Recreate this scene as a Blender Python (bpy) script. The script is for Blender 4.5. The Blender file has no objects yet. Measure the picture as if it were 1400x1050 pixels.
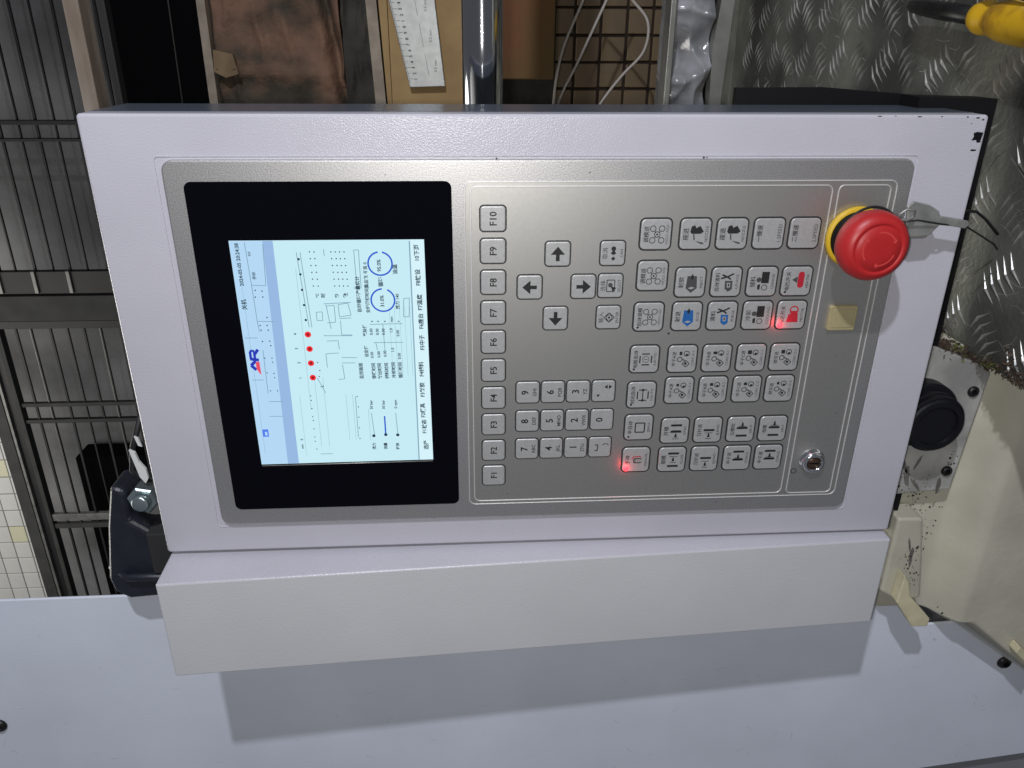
import bpy, bmesh, math, random
from mathutils import Vector, Matrix, noise

random.seed(7)
SC = bpy.context.scene
COL = SC.collection

# ------------------------------------------------------------------ frame of reference
# Panel coordinates in millimetres: u runs down the real panel (from its top edge), v runs to the
# panel's real left, n points out of the panel.  The photograph was taken with the camera turned
# on its side, so u is the picture's horizontal and v its vertical.
def W(u, v, n=0.0):
    return Vector((-v / 1000.0, -n / 1000.0, 1.35 - u / 1000.0))

# ------------------------------------------------------------------ camera
cam_d = bpy.data.cameras.new("camera")
cam = bpy.data.objects.new("camera", cam_d)
COL.objects.link(cam)
cam.matrix_world = Matrix(((0.00694, 0.91227, 0.40954, 0.06199),
                           (-0.06233, 0.40914, -0.91034, -0.43867),
                           (-0.99803, -0.01921, 0.0597, 1.18832),
                           (0, 0, 0, 1)))
cam_d.sensor_width = 36.0
cam_d.lens = 1060.16 / 1400.0 * 36.0
cam_d.clip_start = 0.02
cam_d.clip_end = 60.0
SC.camera = cam

# ------------------------------------------------------------------ world, lamps, exposure
SC.view_settings.view_transform = 'Standard'
SC.view_settings.look = 'None'
SC.view_settings.exposure = 0.0
SC.view_settings.gamma = 1.0
wd = bpy.data.worlds.new("World")
SC.world = wd
wd.use_nodes = True
bg = wd.node_tree.nodes["Background"]
bg.inputs[0].default_value = (0.80, 0.84, 0.95, 1)
bg.inputs[1].default_value = 0.145

def lamp(name, kind, loc, energy, color, radius):
    d = bpy.data.lights.new(name, kind)
    d.energy = energy
    d.color = color
    d.shadow_soft_size = radius
    o = bpy.data.objects.new(name, d)
    COL.objects.link(o)
    o.location = loc
    return o
# the phone's flash, beside its lens
lamp("phone_flash", 'POINT', W(146, -58, 446), 4.5, (1.0, 0.98, 0.95), 0.006)
# the workshop lamp to the real right of the machine
lamp("workshop_lamp", 'POINT', W(5, -810, 630), 33.0, (0.87, 0.90, 1.0), 0.018)
# a ceiling lamp of the workshop behind the machine
lamp("ceiling_lamp", 'POINT', W(-1400, 800, -700), 48.0, (1.0, 0.97, 0.90), 0.5)

# ------------------------------------------------------------------ materials
def mat(name, color, rough=0.5, metal=0.0, var=0.0, vscale=60.0, bump=0.0, bscale=900.0, coat=0.0,
        color2=None, spec=0.5, detail=4.0, stretch=None, rvar=0.0, lo=0.35, hi=0.65, emit=None, es=1.0,
        bdist=0.001, alpha=None, trans=0.0):
    m = bpy.data.materials.new(name)
    m.use_nodes = True
    nt = m.node_tree
    b = nt.nodes["Principled BSDF"]
    b.inputs["Base Color"].default_value = (*color, 1)
    b.inputs["Roughness"].default_value = rough
    b.inputs["Metallic"].default_value = metal
    b.inputs["Specular IOR Level"].default_value = spec
    b.inputs["Coat Weight"].default_value = coat
    if trans:
        b.inputs["Transmission Weight"].default_value = trans
    if emit:
        b.inputs["Emission Color"].default_value = (*emit, 1)
        b.inputs["Emission Strength"].default_value = es
    tc = nt.nodes.new("ShaderNodeTexCoord")
    src = tc.outputs["Object"]
    if stretch:
        mp = nt.nodes.new("ShaderNodeMapping")
        mp.inputs["Scale"].default_value = stretch
        nt.links.new(src, mp.inputs[0])
        src = mp.outputs[0]
    if var > 0 or color2 or rvar:
        nz = nt.nodes.new("ShaderNodeTexNoise")
        nz.inputs["Scale"].default_value = vscale
        nz.inputs["Detail"].default_value = detail
        nt.links.new(src, nz.inputs["Vector"])
        mr = nt.nodes.new("ShaderNodeMapRange")
        mr.inputs[1].default_value = lo
        mr.inputs[2].default_value = hi
        nt.links.new(nz.outputs["Fac"], mr.inputs[0])
        mx = nt.nodes.new("ShaderNodeMix")
        mx.data_type = 'RGBA'
        c2 = color2 if color2 else tuple(c * (1 - var) for c in color)
        mx.inputs[6].default_value = (*color, 1)
        mx.inputs[7].default_value = (*c2, 1)
        nt.links.new(mr.outputs[0], mx.inputs[0])
        nt.links.new(mx.outputs[2], b.inputs["Base Color"])
        if rvar:
            m2 = nt.nodes.new("ShaderNodeMapRange")
            m2.inputs[3].default_value = rough
            m2.inputs[4].default_value = rough + rvar
            nt.links.new(nz.outputs["Fac"], m2.inputs[0])
            nt.links.new(m2.outputs[0], b.inputs["Roughness"])
    if bump > 0:
        nb = nt.nodes.new("ShaderNodeTexNoise")
        nb.inputs["Scale"].default_value = bscale
        nb.inputs["Detail"].default_value = 2.0
        nt.links.new(src, nb.inputs["Vector"])
        bp = nt.nodes.new("ShaderNodeBump")
        bp.inputs["Strength"].default_value = bump
        bp.inputs["Distance"].default_value = bdist
        nt.links.new(nb.outputs["Fac"], bp.inputs["Height"])
        nt.links.new(bp.outputs[0], b.inputs["Normal"])
    return m

M = dict(
    paint=mat("white_textured_paint", (0.50, 0.49, 0.54), 0.27, bump=0.34, bscale=1100, bdist=0.0006, var=0.06, vscale=14),
    paint_grey=mat("warm_grey_paint", (0.585, 0.59, 0.60), 0.5, bump=0.2, bscale=620, bdist=0.0006, var=0.05, vscale=12),
    paint_cover=mat("cover_paint", (0.79, 0.83, 0.92), 0.40, bump=0.2, bscale=500, bdist=0.0006, var=0.10, vscale=9, rvar=0.2, detail=7),
    shell=mat("dark_grey_shell", (0.085, 0.10, 0.125), 0.22, bump=0.06, bscale=300),
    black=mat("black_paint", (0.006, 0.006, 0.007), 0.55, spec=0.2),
    rubber=mat("black_rubber", (0.007, 0.007, 0.009), 0.42, spec=0.3, bump=0.1, bscale=400),
    plastic_dark=mat("dark_plastic", (0.015, 0.019, 0.028), 0.42, bump=0.15, bscale=500, var=0.3, vscale=90),
    border=mat("brushed_silver_border", (0.62, 0.61, 0.60), 0.45, 0.88, var=0.30, vscale=1500, bump=0.22, bscale=1100, bdist=0.0003, detail=2),
    plate=mat("silver_membrane", (0.57, 0.56, 0.53), 0.44, 0.94, var=0.06, vscale=400, rvar=0.05, detail=2),
    line=mat("silver_line", (0.80, 0.79, 0.77), 0.42, 0.6),
    keycap=mat("silver_key", (0.52, 0.52, 0.51), 0.40, 0.45, var=0.10, vscale=500, bump=0.04, bscale=200, detail=2),
    keyrim=mat("key_gap", (0.018, 0.018, 0.018), 0.6),
    ink=mat("black_ink", (0.012, 0.012, 0.012), 0.6),
    ink_grey=mat("grey_ink", (0.055, 0.055, 0.055), 0.6),
    ink_blue=mat("blue_ink", (0.012, 0.10, 0.32), 0.5),
    ink_red=mat("red_ink", (0.42, 0.015, 0.03), 0.5),
    led=mat("red_led", (0.5, 0.0, 0.0), 0.4, emit=(1.0, 0.03, 0.045), es=5.0),
    glass=mat("black_glass", (0.002, 0.002, 0.004), 0.06, spec=0.12),
    red=mat("red_plastic", (0.44, 0.016, 0.018), 0.42, bump=0.08, bscale=300, var=0.12, vscale=60),
    yellow=mat("yellow_plastic", (0.62, 0.40, 0.02), 0.4),
    beige_cap=mat("beige_plastic", (0.36, 0.31, 0.17), 0.5, var=0.08, vscale=120),
    chrome=mat("chrome", (0.72, 0.73, 0.75), 0.10, 1.0),
    chrome_worn=mat("worn_steel", (0.42, 0.42, 0.40), 0.40, 0.6, bump=0.15, bscale=260, var=0.3, vscale=120),
    lockface=mat("lock_face", (0.10, 0.06, 0.04), 0.35, 0.6),
    tie=mat("polished_tie_bar", (0.44, 0.45, 0.47), 0.10, 1.0, bump=0.03, bscale=60),
    beige=mat("machine_beige_paint", (0.62, 0.59, 0.47), 0.34, color2=(0.46, 0.44, 0.35), vscale=11, bump=0.25, bscale=160, bdist=0.001),
    flange=mat("flange_grimy_paint", (0.52, 0.51, 0.47), 0.5, color2=(0.26, 0.255, 0.24), vscale=24, bump=0.3, bscale=150),
    cream=mat("cream_paint", (0.70, 0.64, 0.42), 0.5, var=0.15, vscale=70),
    grime=mat("black_grease", (0.012, 0.011, 0.010), 0.5),
    rust=mat("rusty_debris", (0.085, 0.055, 0.035), 0.85, color2=(0.035, 0.024, 0.016), vscale=160),
    moss=mat("green_debris", (0.10, 0.12, 0.025), 0.8),
    tread=mat("checker_plate_metal", (0.27, 0.272, 0.235), 0.36, 0.6, color2=(0.06, 0.062, 0.06), vscale=8, bump=0.5, bscale=240, bdist=0.0012, rvar=0.25, lo=0.36, hi=0.62),
    tread_bar=mat("worn_tread_metal", (0.62, 0.61, 0.56), 0.36, 0.55, var=0.75, vscale=26),
    wall_grey=mat("dark_plaster", (0.16, 0.16, 0.165), 0.9, color2=(0.05, 0.05, 0.052), vscale=3.0, bump=0.4, bscale=60, bdist=0.004),
    tile_white=mat("white_glazed_tile", (0.56, 0.56, 0.54), 0.3, var=0.12, vscale=7, bump=0.05, bscale=30),
    tile_ivory=mat("ivory_glazed_tile", (0.54, 0.52, 0.38), 0.3),
    grout=mat("pale_grout", (0.26, 0.26, 0.25), 0.9),
    gate_dark=mat("dark_gate_paint", (0.010, 0.010, 0.011), 0.55, spec=0.25, var=0.3, vscale=30),
    gate_grey=mat("grey_gate_steel", (0.036, 0.036, 0.036), 0.8, spec=0.15, var=0.25, vscale=20),
    gate_light=mat("pale_gate_edge", (0.12, 0.12, 0.115), 0.45, 0.2, var=0.4, vscale=50),
    wood=mat("old_beige_wood", (0.42, 0.35, 0.28), 0.8, color2=(0.26, 0.20, 0.15), vscale=40, stretch=(0.2, 1, 1), bump=0.3, bscale=200),
    void=mat("void_black", (0.002, 0.002, 0.0025), 0.9, spec=0.05),
    seam=mat("dark_edge", (0.035, 0.033, 0.03), 0.5),
    kraft=mat("brown_sack_paper", (0.19, 0.105, 0.065), 0.85, color2=(0.040, 0.033, 0.021), vscale=13, detail=8, bump=0.6, bscale=130, bdist=0.003, lo=0.40, hi=0.58),
    sack_dark=mat("dark_sack_cloth", (0.045, 0.040, 0.030), 0.8, color2=(0.02, 0.018, 0.015), vscale=16, bump=0.4, bscale=90, bdist=0.003),
    edge_tan=mat("pale_board_edge", (0.30, 0.25, 0.19), 0.8, var=0.3, vscale=60),
    card=mat("ochre_cardboard", (0.33, 0.215, 0.09), 0.8, color2=(0.24, 0.15, 0.06), vscale=22, bump=0.15, bscale=160),
    card_dark=mat("rust_cardboard", (0.165, 0.062, 0.022), 0.8, color2=(0.12, 0.07, 0.02), vscale=12, bump=0.15, bscale=160),
    ruler=mat("brushed_ruler_steel", (0.36, 0.37, 0.36), 0.42, 0.6, var=0.15, vscale=120, bump=0.05, bscale=500),
    mosaic=mat("brown_mosaic_tile", (0.19, 0.13, 0.06), 0.6, color2=(0.14, 0.095, 0.055), vscale=14, bump=0.08, bscale=80),
    mosaic_grout=mat("dark_grout", (0.035, 0.022, 0.014), 0.9),
    cable=mat("white_cable_sheath", (0.52, 0.47, 0.42), 0.5),
    cord=mat("black_cord", (0.010, 0.010, 0.011), 0.6),
    film=mat("clear_crumpled_film", (0.50, 0.50, 0.52), 0.2, 0.1, color2=(0.14, 0.14, 0.14), vscale=14, bump=0.4, bscale=70, bdist=0.004, coat=0.6),
    alu=mat("dull_aluminium", (0.42, 0.42, 0.38), 0.4, 0.7, var=0.2, vscale=40),
    handle=mat("yellow_handle_plastic", (0.56, 0.33, 0.012), 0.4, color2=(0.28, 0.14, 0.01), vscale=55, lo=0.48, hi=0.72),
    steel_dark=mat("dark_tool_steel", (0.05, 0.05, 0.05), 0.4, 0.8, var=0.3, vscale=90),
    bolt=mat("zinc_bolt", (0.38, 0.45, 0.46), 0.28, 0.85, bump=0.1, bscale=260),
    tag=mat("white_tape", (0.68, 0.68, 0.66), 0.5),
    floor=mat("dark_floor_concrete", (0.05, 0.05, 0.045), 0.8, var=0.4, vscale=6, bump=0.2, bscale=60),
    machine_body=mat("grey_machine_base_paint", (0.30, 0.31, 0.33), 0.5, var=0.1, vscale=12),
)
def emis(name, col, s=1.0):
    m = bpy.data.materials.new(name)
    m.use_nodes = True
    nt = m.node_tree
    b = nt.nodes["Principled BSDF"]
    b.inputs["Base Color"].default_value = (0.01, 0.01, 0.01, 1)
    b.inputs["Roughness"].default_value = 0.25
    b.inputs["Emission Color"].default_value = (*col, 1)
    b.inputs["Emission Strength"].default_value = s
    return m
M['red_mark'] = mat('moulded_red_mark', (0.56, 0.05, 0.045), 0.4)
M['scratch'] = mat('bare_scratch', (0.55, 0.55, 0.50), 0.35, 0.6)
M['smear'] = mat('brown_oil_smear', (0.20, 0.19, 0.165), 0.35, var=0.4, vscale=120)
M['scuff'] = mat('grey_scuff', (0.42, 0.43, 0.46), 0.5)
M['tan'] = mat('tan_patch', (0.20, 0.135, 0.07), 0.8, var=0.3, vscale=60)
M.update(
    d_main=emis("lcd_pale_cyan", (0.56, 0.82, 0.90)),
    d_head=emis("lcd_light_blue", (0.45, 0.68, 0.90)),
    d_band=emis("lcd_blue_band", (0.30, 0.47, 0.74)),
    d_tab=emis("lcd_tab_strip", (0.66, 0.88, 0.95)),
    d_line=emis("lcd_grey_line", (0.20, 0.36, 0.46)),
    d_text=emis("lcd_dark_text", (0.03, 0.07, 0.10)),
    d_dot=emis("lcd_navy_dot", (0.005, 0.03, 0.08)),
    d_blue=emis("lcd_blue", (0.01, 0.09, 0.60)),
    d_navy=emis("lcd_logo_navy", (0.015, 0.03, 0.45)),
    d_red=emis("lcd_red", (0.85, 0.015, 0.02)),
    d_deep=emis("lcd_deep_red", (0.22, 0.0, 0.005)),
    d_pink=emis("lcd_logo_red", (0.80, 0.07, 0.12)),
    d_icon=emis("lcd_icon_blue", (0.08, 0.20, 0.85)),
)

# ------------------------------------------------------------------ mesh builder
class MB:
    nearer = None
    def __init__(self, origin=(0, 0, 0)):
        self.bm = bmesh.new()
        self.o = W(*origin)
        self.abs = origin
        self.mats = []
    def mi(self, m):
        if m not in self.mats:
            self.mats.append(m)
        return self.mats.index(m)
    def p(self, u, v, n):
        if MB.nearer:          # an assembly measured on one plane and set nearer along its lines of sight
            k = MB.nearer
            u, v, n = 161.7 + (u - 161.7) * k, -62.0 + (v + 62.0) * k, 438.7 + (n - 438.7) * k
        return self.bm.verts.new(W(u, v, n) - self.o)
    def face(self, vs, m, smooth=False):
        try:
            f = self.bm.faces.new(vs)
        except ValueError:
            return None
        f.material_index = self.mi(m)
        f.smooth = smooth
        return f
    def loops(self, rings, m, cap0=True, cap1=True, smooth=False, closed=True):
        R = [[self.p(*q) for q in r] for r in rings]
        k = len(R[0])
        for a, b in zip(R[:-1], R[1:]):
            for i in range(k if closed else k - 1):
                j = (i + 1) % k
                self.face([a[i], a[j], b[j], b[i]], m, smooth)
        if cap0:
            self.face(list(reversed(R[0])), m)
        if cap1:
            self.face(R[-1], m)
        return R
    def prism(self, pts, n0, n1, m):
        self.loops([[(u, v, n0) for u, v in pts], [(u, v, n1) for u, v in pts]], m)
    def vprism(self, prof, v0, v1, m, smooth=False):      # profile in (u, n), extruded along v
        self.loops([[(u, v0, n) for u, n in prof], [(u, v1, n) for u, n in prof]], m, smooth=smooth)
    def box(self, u0, u1, v0, v1, n0, n1, m, b=0.0):
        if b <= 0:
            self.prism([(u0, v0), (u1, v0), (u1, v1), (u0, v1)], n0, n1, m)
        else:
            rr = lambda d, n: [(u0 + d, v0 + d, n), (u1 - d, v0 + d, n), (u1 - d, v1 - d, n), (u0 + d, v1 - d, n)]
            self.slab(u0, u1, v0, v1, b, n0, n1, b, m, seg=2)
    def rr(self, u0, u1, v0, v1, r, seg=4):
        r = max(0.001, min(r, (u1 - u0) / 2 - 1e-4, (v1 - v0) / 2 - 1e-4))
        out = []
        for cu, cv, a0 in ((u1 - r, v0 + r, -90), (u1 - r, v1 - r, 0), (u0 + r, v1 - r, 90), (u0 + r, v0 + r, 180)):
            for i in range(seg + 1):
                a = math.radians(a0 + 90.0 * i / seg)
                out.append((cu + r * math.cos(a), cv + r * math.sin(a)))
        return out
    def slab(self, u0, u1, v0, v1, r, n0, n1, b, m, seg=4, bot=True):
        rings = [[(u, v, n0) for u, v in self.rr(u0, u1, v0, v1, r, seg)]]
        for t in (0, 0.3, 0.7, 1) if b > 0 else (0,):
            d = b * (1 - math.cos(t * math.pi / 2))
            z = n1 - b + b * math.sin(t * math.pi / 2)
            rings.append([(u, v, z) for u, v in self.rr(u0 + d, u1 - d, v0 + d, v1 - d, max(r - d, 0.2), seg)])
        self.loops(rings, m, cap0=bot)
    def ring(self, u0, u1, v0, v1, r, w, n0, n1, m, seg=5):
        A = self.rr(u0, u1, v0, v1, r, seg)
        B = self.rr(u0 + w, u1 - w, v0 + w, v1 - w, max(r - w, 0.3), seg)
        q = w * 0.25
        A2 = self.rr(u0 + q, u1 - q, v0 + q, v1 - q, max(r - q, 0.3), seg)
        B2 = self.rr(u0 + w - q, u1 - w + q, v0 + w - q, v1 - w + q, max(r - w + q, 0.3), seg)
        self.loops([[(u, v, n0) for u, v in A], [(u, v, n1) for u, v in A2], [(u, v, n1) for u, v in B2],
                    [(u, v, n0) for u, v in B]], m, cap0=False, cap1=False)
    def lathe(self, cu, cv, prof, m, seg=40, smooth=True, cap0=True, cap1=True):
        rings = [[(cu + r * math.cos(2 * math.pi * i / seg), cv + r * math.sin(2 * math.pi * i / seg), n)
                  for i in range(seg)] for r, n in prof]
        self.loops(rings, m, cap0, cap1, smooth)
    def disc(self, cu, cv, r, n, m, seg=14):
        self.face([self.p(cu + r * math.cos(2 * math.pi * i / seg), cv + r * math.sin(2 * math.pi * i / seg), n)
                   for i in range(seg)], m)
    def annulus(self, cu, cv, r, w, n, m, seg=22, a0=0, a1=360):
        pr = []
        for i in range(seg + 1):
            a = math.radians(a0 + (a1 - a0) * i / seg)
            pr.append((self.p(cu + r * math.cos(a), cv + r * math.sin(a), n),
                       self.p(cu + (r - w) * math.cos(a), cv + (r - w) * math.sin(a), n)))
        for a, b in zip(pr[:-1], pr[1:]):
            self.face([a[0], b[0], b[1], a[1]], m)
    def poly(self, pts, n, m):
        self.face([self.p(u, v, n) for u, v in pts], m)
    def rect(self, cu, cv, du, dv, n, m):
        self.poly([(cu - du / 2, cv - dv / 2), (cu + du / 2, cv - dv / 2), (cu + du / 2, cv + dv / 2), (cu - du / 2, cv + dv / 2)], n, m)
    def stroke(self, pts, w, n, m):
        for (a, b), (c, d) in zip(pts[:-1], pts[1:]):
            L = math.hypot(c - a, d - b)
            if L < 1e-6:
                continue
            x, y = -(d - b) / L * w / 2, (c - a) / L * w / 2
            self.poly([(a + x, b + y), (c + x, d + y), (c - x, d - y), (a - x, b - y)], n, m)
    def text(self, s, u, v, size, n, m, center=False, bold=0.0):
        # reads towards -v, glyph tops towards -u
        vs, fs, w = glyphs(s, bold)
        v0 = v + w * size / 2 if center else v
        V = [self.p(u - y * size, v0 - x * size, n) for x, y in vs]
        for f in fs:
            self.face([V[i] for i in f], m)
    def tube(self, pts, r, m, seg=10, caps=True):
        P = [Vector(p) for p in pts]
        rings = []
        up = None
        for i, q in enumerate(P):
            t = (P[min(i + 1, len(P) - 1)] - P[max(i - 1, 0)]).normalized()
            if up is None:
                up = t.orthogonal().normalized()
            up = (up - t * up.dot(t)).normalized()
            s = t.cross(up)
            rad = r[i] if isinstance(r, (list, tuple)) else r
            rings.append([tuple(q + (up * math.cos(2 * math.pi * k / seg) + s * math.sin(2 * math.pi * k / seg)) * rad)
                          for k in range(seg)])
        self.loops(rings, m, caps, caps, True)
    def build(self, name, parent=None, fix=True, at=None):
        if fix:
            bmesh.ops.recalc_face_normals(self.bm, faces=self.bm.faces[:])
        me = bpy.data.meshes.new(name)
        self.bm.to_mesh(me)
        self.bm.free()
        for m in self.mats:
            me.materials.append(m)
        o = bpy.data.objects.new(name, me)
        COL.objects.link(o)
        if parent is not None:
            o.parent = parent
            o.location = self.o - wloc(parent)
        else:
            o.location = self.o
        return o

def wloc(o):
    v = o.location.copy()
    while o.parent:
        o = o.parent
        v += o.location
    return v

_gc = {}
def glyphs(s, bold=0.0):
    key = (s, bold)
    if key in _gc:
        return _gc[key]
    cu = bpy.data.curves.new("t", 'FONT')
    cu.body = s
    cu.size = 1.0
    cu.resolution_u = 2
    cu.offset = bold
    cu.fill_mode = 'FRONT'
    ob = bpy.data.objects.new("t", cu)
    COL.objects.link(ob)
    bpy.context.view_layer.update()
    ev = ob.evaluated_get(bpy.context.evaluated_depsgraph_get())
    me = ev.to_mesh()
    vs = [(q.co.x, q.co.y) for q in me.vertices]
    fs = [tuple(f.vertices) for f in me.polygons]
    w = max([x for x, y in vs], default=0)
    ev.to_mesh_clear()
    bpy.data.objects.remove(ob)
    bpy.data.curves.remove(cu)
    _gc[key] = (vs, fs, w)
    return _gc[key]

def thing(name, label, cat, at, group=None):
    o = bpy.data.objects.new(name, None)
    COL.objects.link(o)
    o.location = W(*at)
    o.empty_display_size = 0.02
    o['label'] = label
    o['category'] = cat
    if group:
        o['group'] = group
    return o
def tag(o, label, cat, group=None):
    o['label'] = label
    o['category'] = cat
    if group:
        o['group'] = group
    return o
def smooth(o):
    for f in o.data.polygons:
        f.use_smooth = True
    return o
def bevel(o, w, seg=2):
    md = o.modifiers.new("bevel", 'BEVEL')
    md.width = w
    md.segments = seg
    md.limit_method = 'ANGLE'
    md.angle_limit = math.radians(35)
    return o

# ------------------------------------------------------------------ what the screen shows (mm on the panel)
SCREEN_DOTS = [(74.7, 50.5, 0.42), (77.3, 50.6, 0.42), (86.7, 50.7, 0.42), (89.2, 50.7, 0.42), (91.6, 50.7, 0.42), (94.1, 50.7, 0.42), (74.8, 54.5, 0.42), (77.4, 54.5, 0.42), (86.8, 54.6, 0.42), (89.4, 54.6, 0.42), (91.7, 54.7, 0.42), (94.2, 54.7, 0.42), (74.8, 58.5, 0.42), (77.5, 58.5, 0.42), (86.9, 58.6, 0.42), (89.5, 58.6, 0.42), (91.9, 58.7, 0.42), (94.4, 58.7, 0.42), (74.9, 62.5, 0.42), (77.5, 62.5, 0.42), (87.0, 62.6, 0.42), (89.6, 62.7, 0.42), (92.0, 62.7, 0.42), (94.5, 62.7, 0.42), (74.9, 66.5, 0.42), (77.6, 66.6, 0.42), (87.1, 66.7, 0.42), (89.7, 66.7, 0.42), (92.1, 66.7, 0.42), (94.6, 66.8, 0.42), (75.0, 70.6, 0.42), (77.7, 70.7, 0.42), (87.2, 70.8, 0.42), (89.8, 70.8, 0.42), (92.2, 70.8, 0.42), (94.7, 70.9, 0.42), (68.2, 54.7, 0.75), (68.3, 63.6, 0.75), (68.3, 72.9, 0.75), (68.5, 82.1, 0.75), (68.6, 91.3, 0.75), (103.2, 169.1, 1.1), (110.7, 168.5, 1.1), (118.2, 168.9, 1.1), (41.9, 104.4, 0.45), (46.2, 104.2, 0.45), (46.5, 107.1, 0.45), (46.4, 89.4, 0.45), (41.7, 72.8, 0.45), (41.2, 76.9, 0.45), (45.5, 73.3, 0.45), (45.5, 76.9, 0.45), (41.8, 94.3, 0.45), (42.0, 97.2, 0.45), (45.8, 94.3, 0.45), (46.1, 97.3, 0.45), (42.0, 115.0, 0.4), (46.2, 115.1, 0.4), (46.3, 117.7, 0.4), (42.2, 124.6, 0.4), (46.2, 125.1, 0.4), (46.3, 127.9, 0.4), (42.8, 136.6, 0.4), (47.0, 136.7, 0.4), (72.8, 118.4, 0.4), (73.7, 123.7, 0.4), (73.0, 127.7, 0.4), (66.6, 140.5, 0.4), (66.6, 143.6, 0.4), (66.5, 149.1, 0.4), (66.4, 154.8, 0.4), (66.6, 157.5, 0.4), (66.4, 163.3, 0.4), (66.4, 169.0, 0.4), (66.3, 172.1, 0.4), (66.9, 177.7, 0.4), (95.0, 148.7, 0.4), (94.8, 155.8, 0.4), (94.6, 163.3, 0.4), (94.4, 170.8, 0.4), (94.8, 141.6, 0.4)]
SCREEN_REDS = [(68.9, 100.4), (69.0, 109.6), (68.9, 118.8), (69.1, 128.3)]
SCREEN_RINGS = [(114.0, 57.8), (114.3, 79.7)]
SCREEN_LINES = [[(39.2, 44.8), (40.0, 69.6), (40.5, 92.6), (41.0, 98.3)], [(40.0, 69.7), (48.2, 70.2)], [(40.7, 91.7), (50.2, 92.0)], [(32.1, 102.0), (39.3, 102.1)], [(49.2, 45.8), (48.1, 69.7)], [(67.3, 50.7), (70.1, 95.9)], [(69.4, 50.8), (71.7, 96.0)], [(82.7, 49.1), (82.8, 53.1)], [(99.6, 49.7), (99.8, 72.1)], [(102.3, 49.7), (102.2, 72.1)], [(99.6, 49.7), (102.3, 49.7)], [(97.9, 72.1), (102.2, 72.1)], [(79.8, 81.5), (95.6, 80.8)], [(81.1, 82.0), (82.8, 97.1)], [(81.0, 82.9), (85.8, 82.5), (85.8, 92.9), (80.9, 93.3)], [(88.1, 82.1), (93.8, 81.2), (95.2, 88.7), (88.3, 89.6), (88.1, 82.1)], [(88.2, 90.7), (95.1, 90.4)], [(88.7, 92.0), (88.7, 101.0), (94.9, 101.1)], [(78.0, 101.3), (94.9, 101.6)], [(79.5, 104.7), (86.2, 104.6), (86.6, 110.2)], [(75.1, 86.6), (78.6, 86.4), (78.4, 91.8), (75.1, 91.7), (75.1, 86.6)], [(105.7, 94.6), (124.9, 94.4)], [(107.0, 106.2), (124.7, 106.3)], [(126.4, 78.9), (129.7, 78.5), (129.1, 90.2), (125.8, 90.1), (126.4, 78.9)], [(108.5, 106.2), (109.1, 111.1)], [(113.3, 94.2), (113.6, 111.2)], [(41.5, 109.8), (41.2, 138.2)], [(41.0, 143.8), (49.2, 144.0)], [(40.3, 153.9), (48.6, 154.1)], [(32.8, 129.2), (39.6, 129.3)], [(78.3, 112.9), (86.0, 112.5)], [(78.3, 112.9), (78.4, 121.8)], [(87.5, 115.5), (96.5, 115.7)], [(87.2, 119.0), (95.4, 119.1)], [(87.6, 120.0), (88.2, 129.5), (84.5, 129.9)], [(71.8, 128.7), (75.9, 138.9)], [(93.7, 141.4), (93.5, 169.9)], [(102.7, 153.1), (103.6, 168.0)], [(117.7, 153.4), (118.3, 168.4)], [(68.8, 181.3), (76.4, 181.3)]]
SCREEN_BAND = [(49.2, 44.1), (54.9, 44.1), (54.6, 187.6), (47.7, 187.7)]
SCREEN_BLUEBAR = [(110.7, 155.4), (110.7, 167.7)]
SCREEN_TABLINE = [(131.3, 44.7), (130.9, 187.5)]
SCREEN_LEFTLINE = [(54.6, 44.1), (54.8, 187.5)]
SCREEN_ICON = (36.4, 165.5)
SCREEN_LOGO = [(37.5, 124.5), (36.9, 118.0), (36.1, 110.6)]
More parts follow.
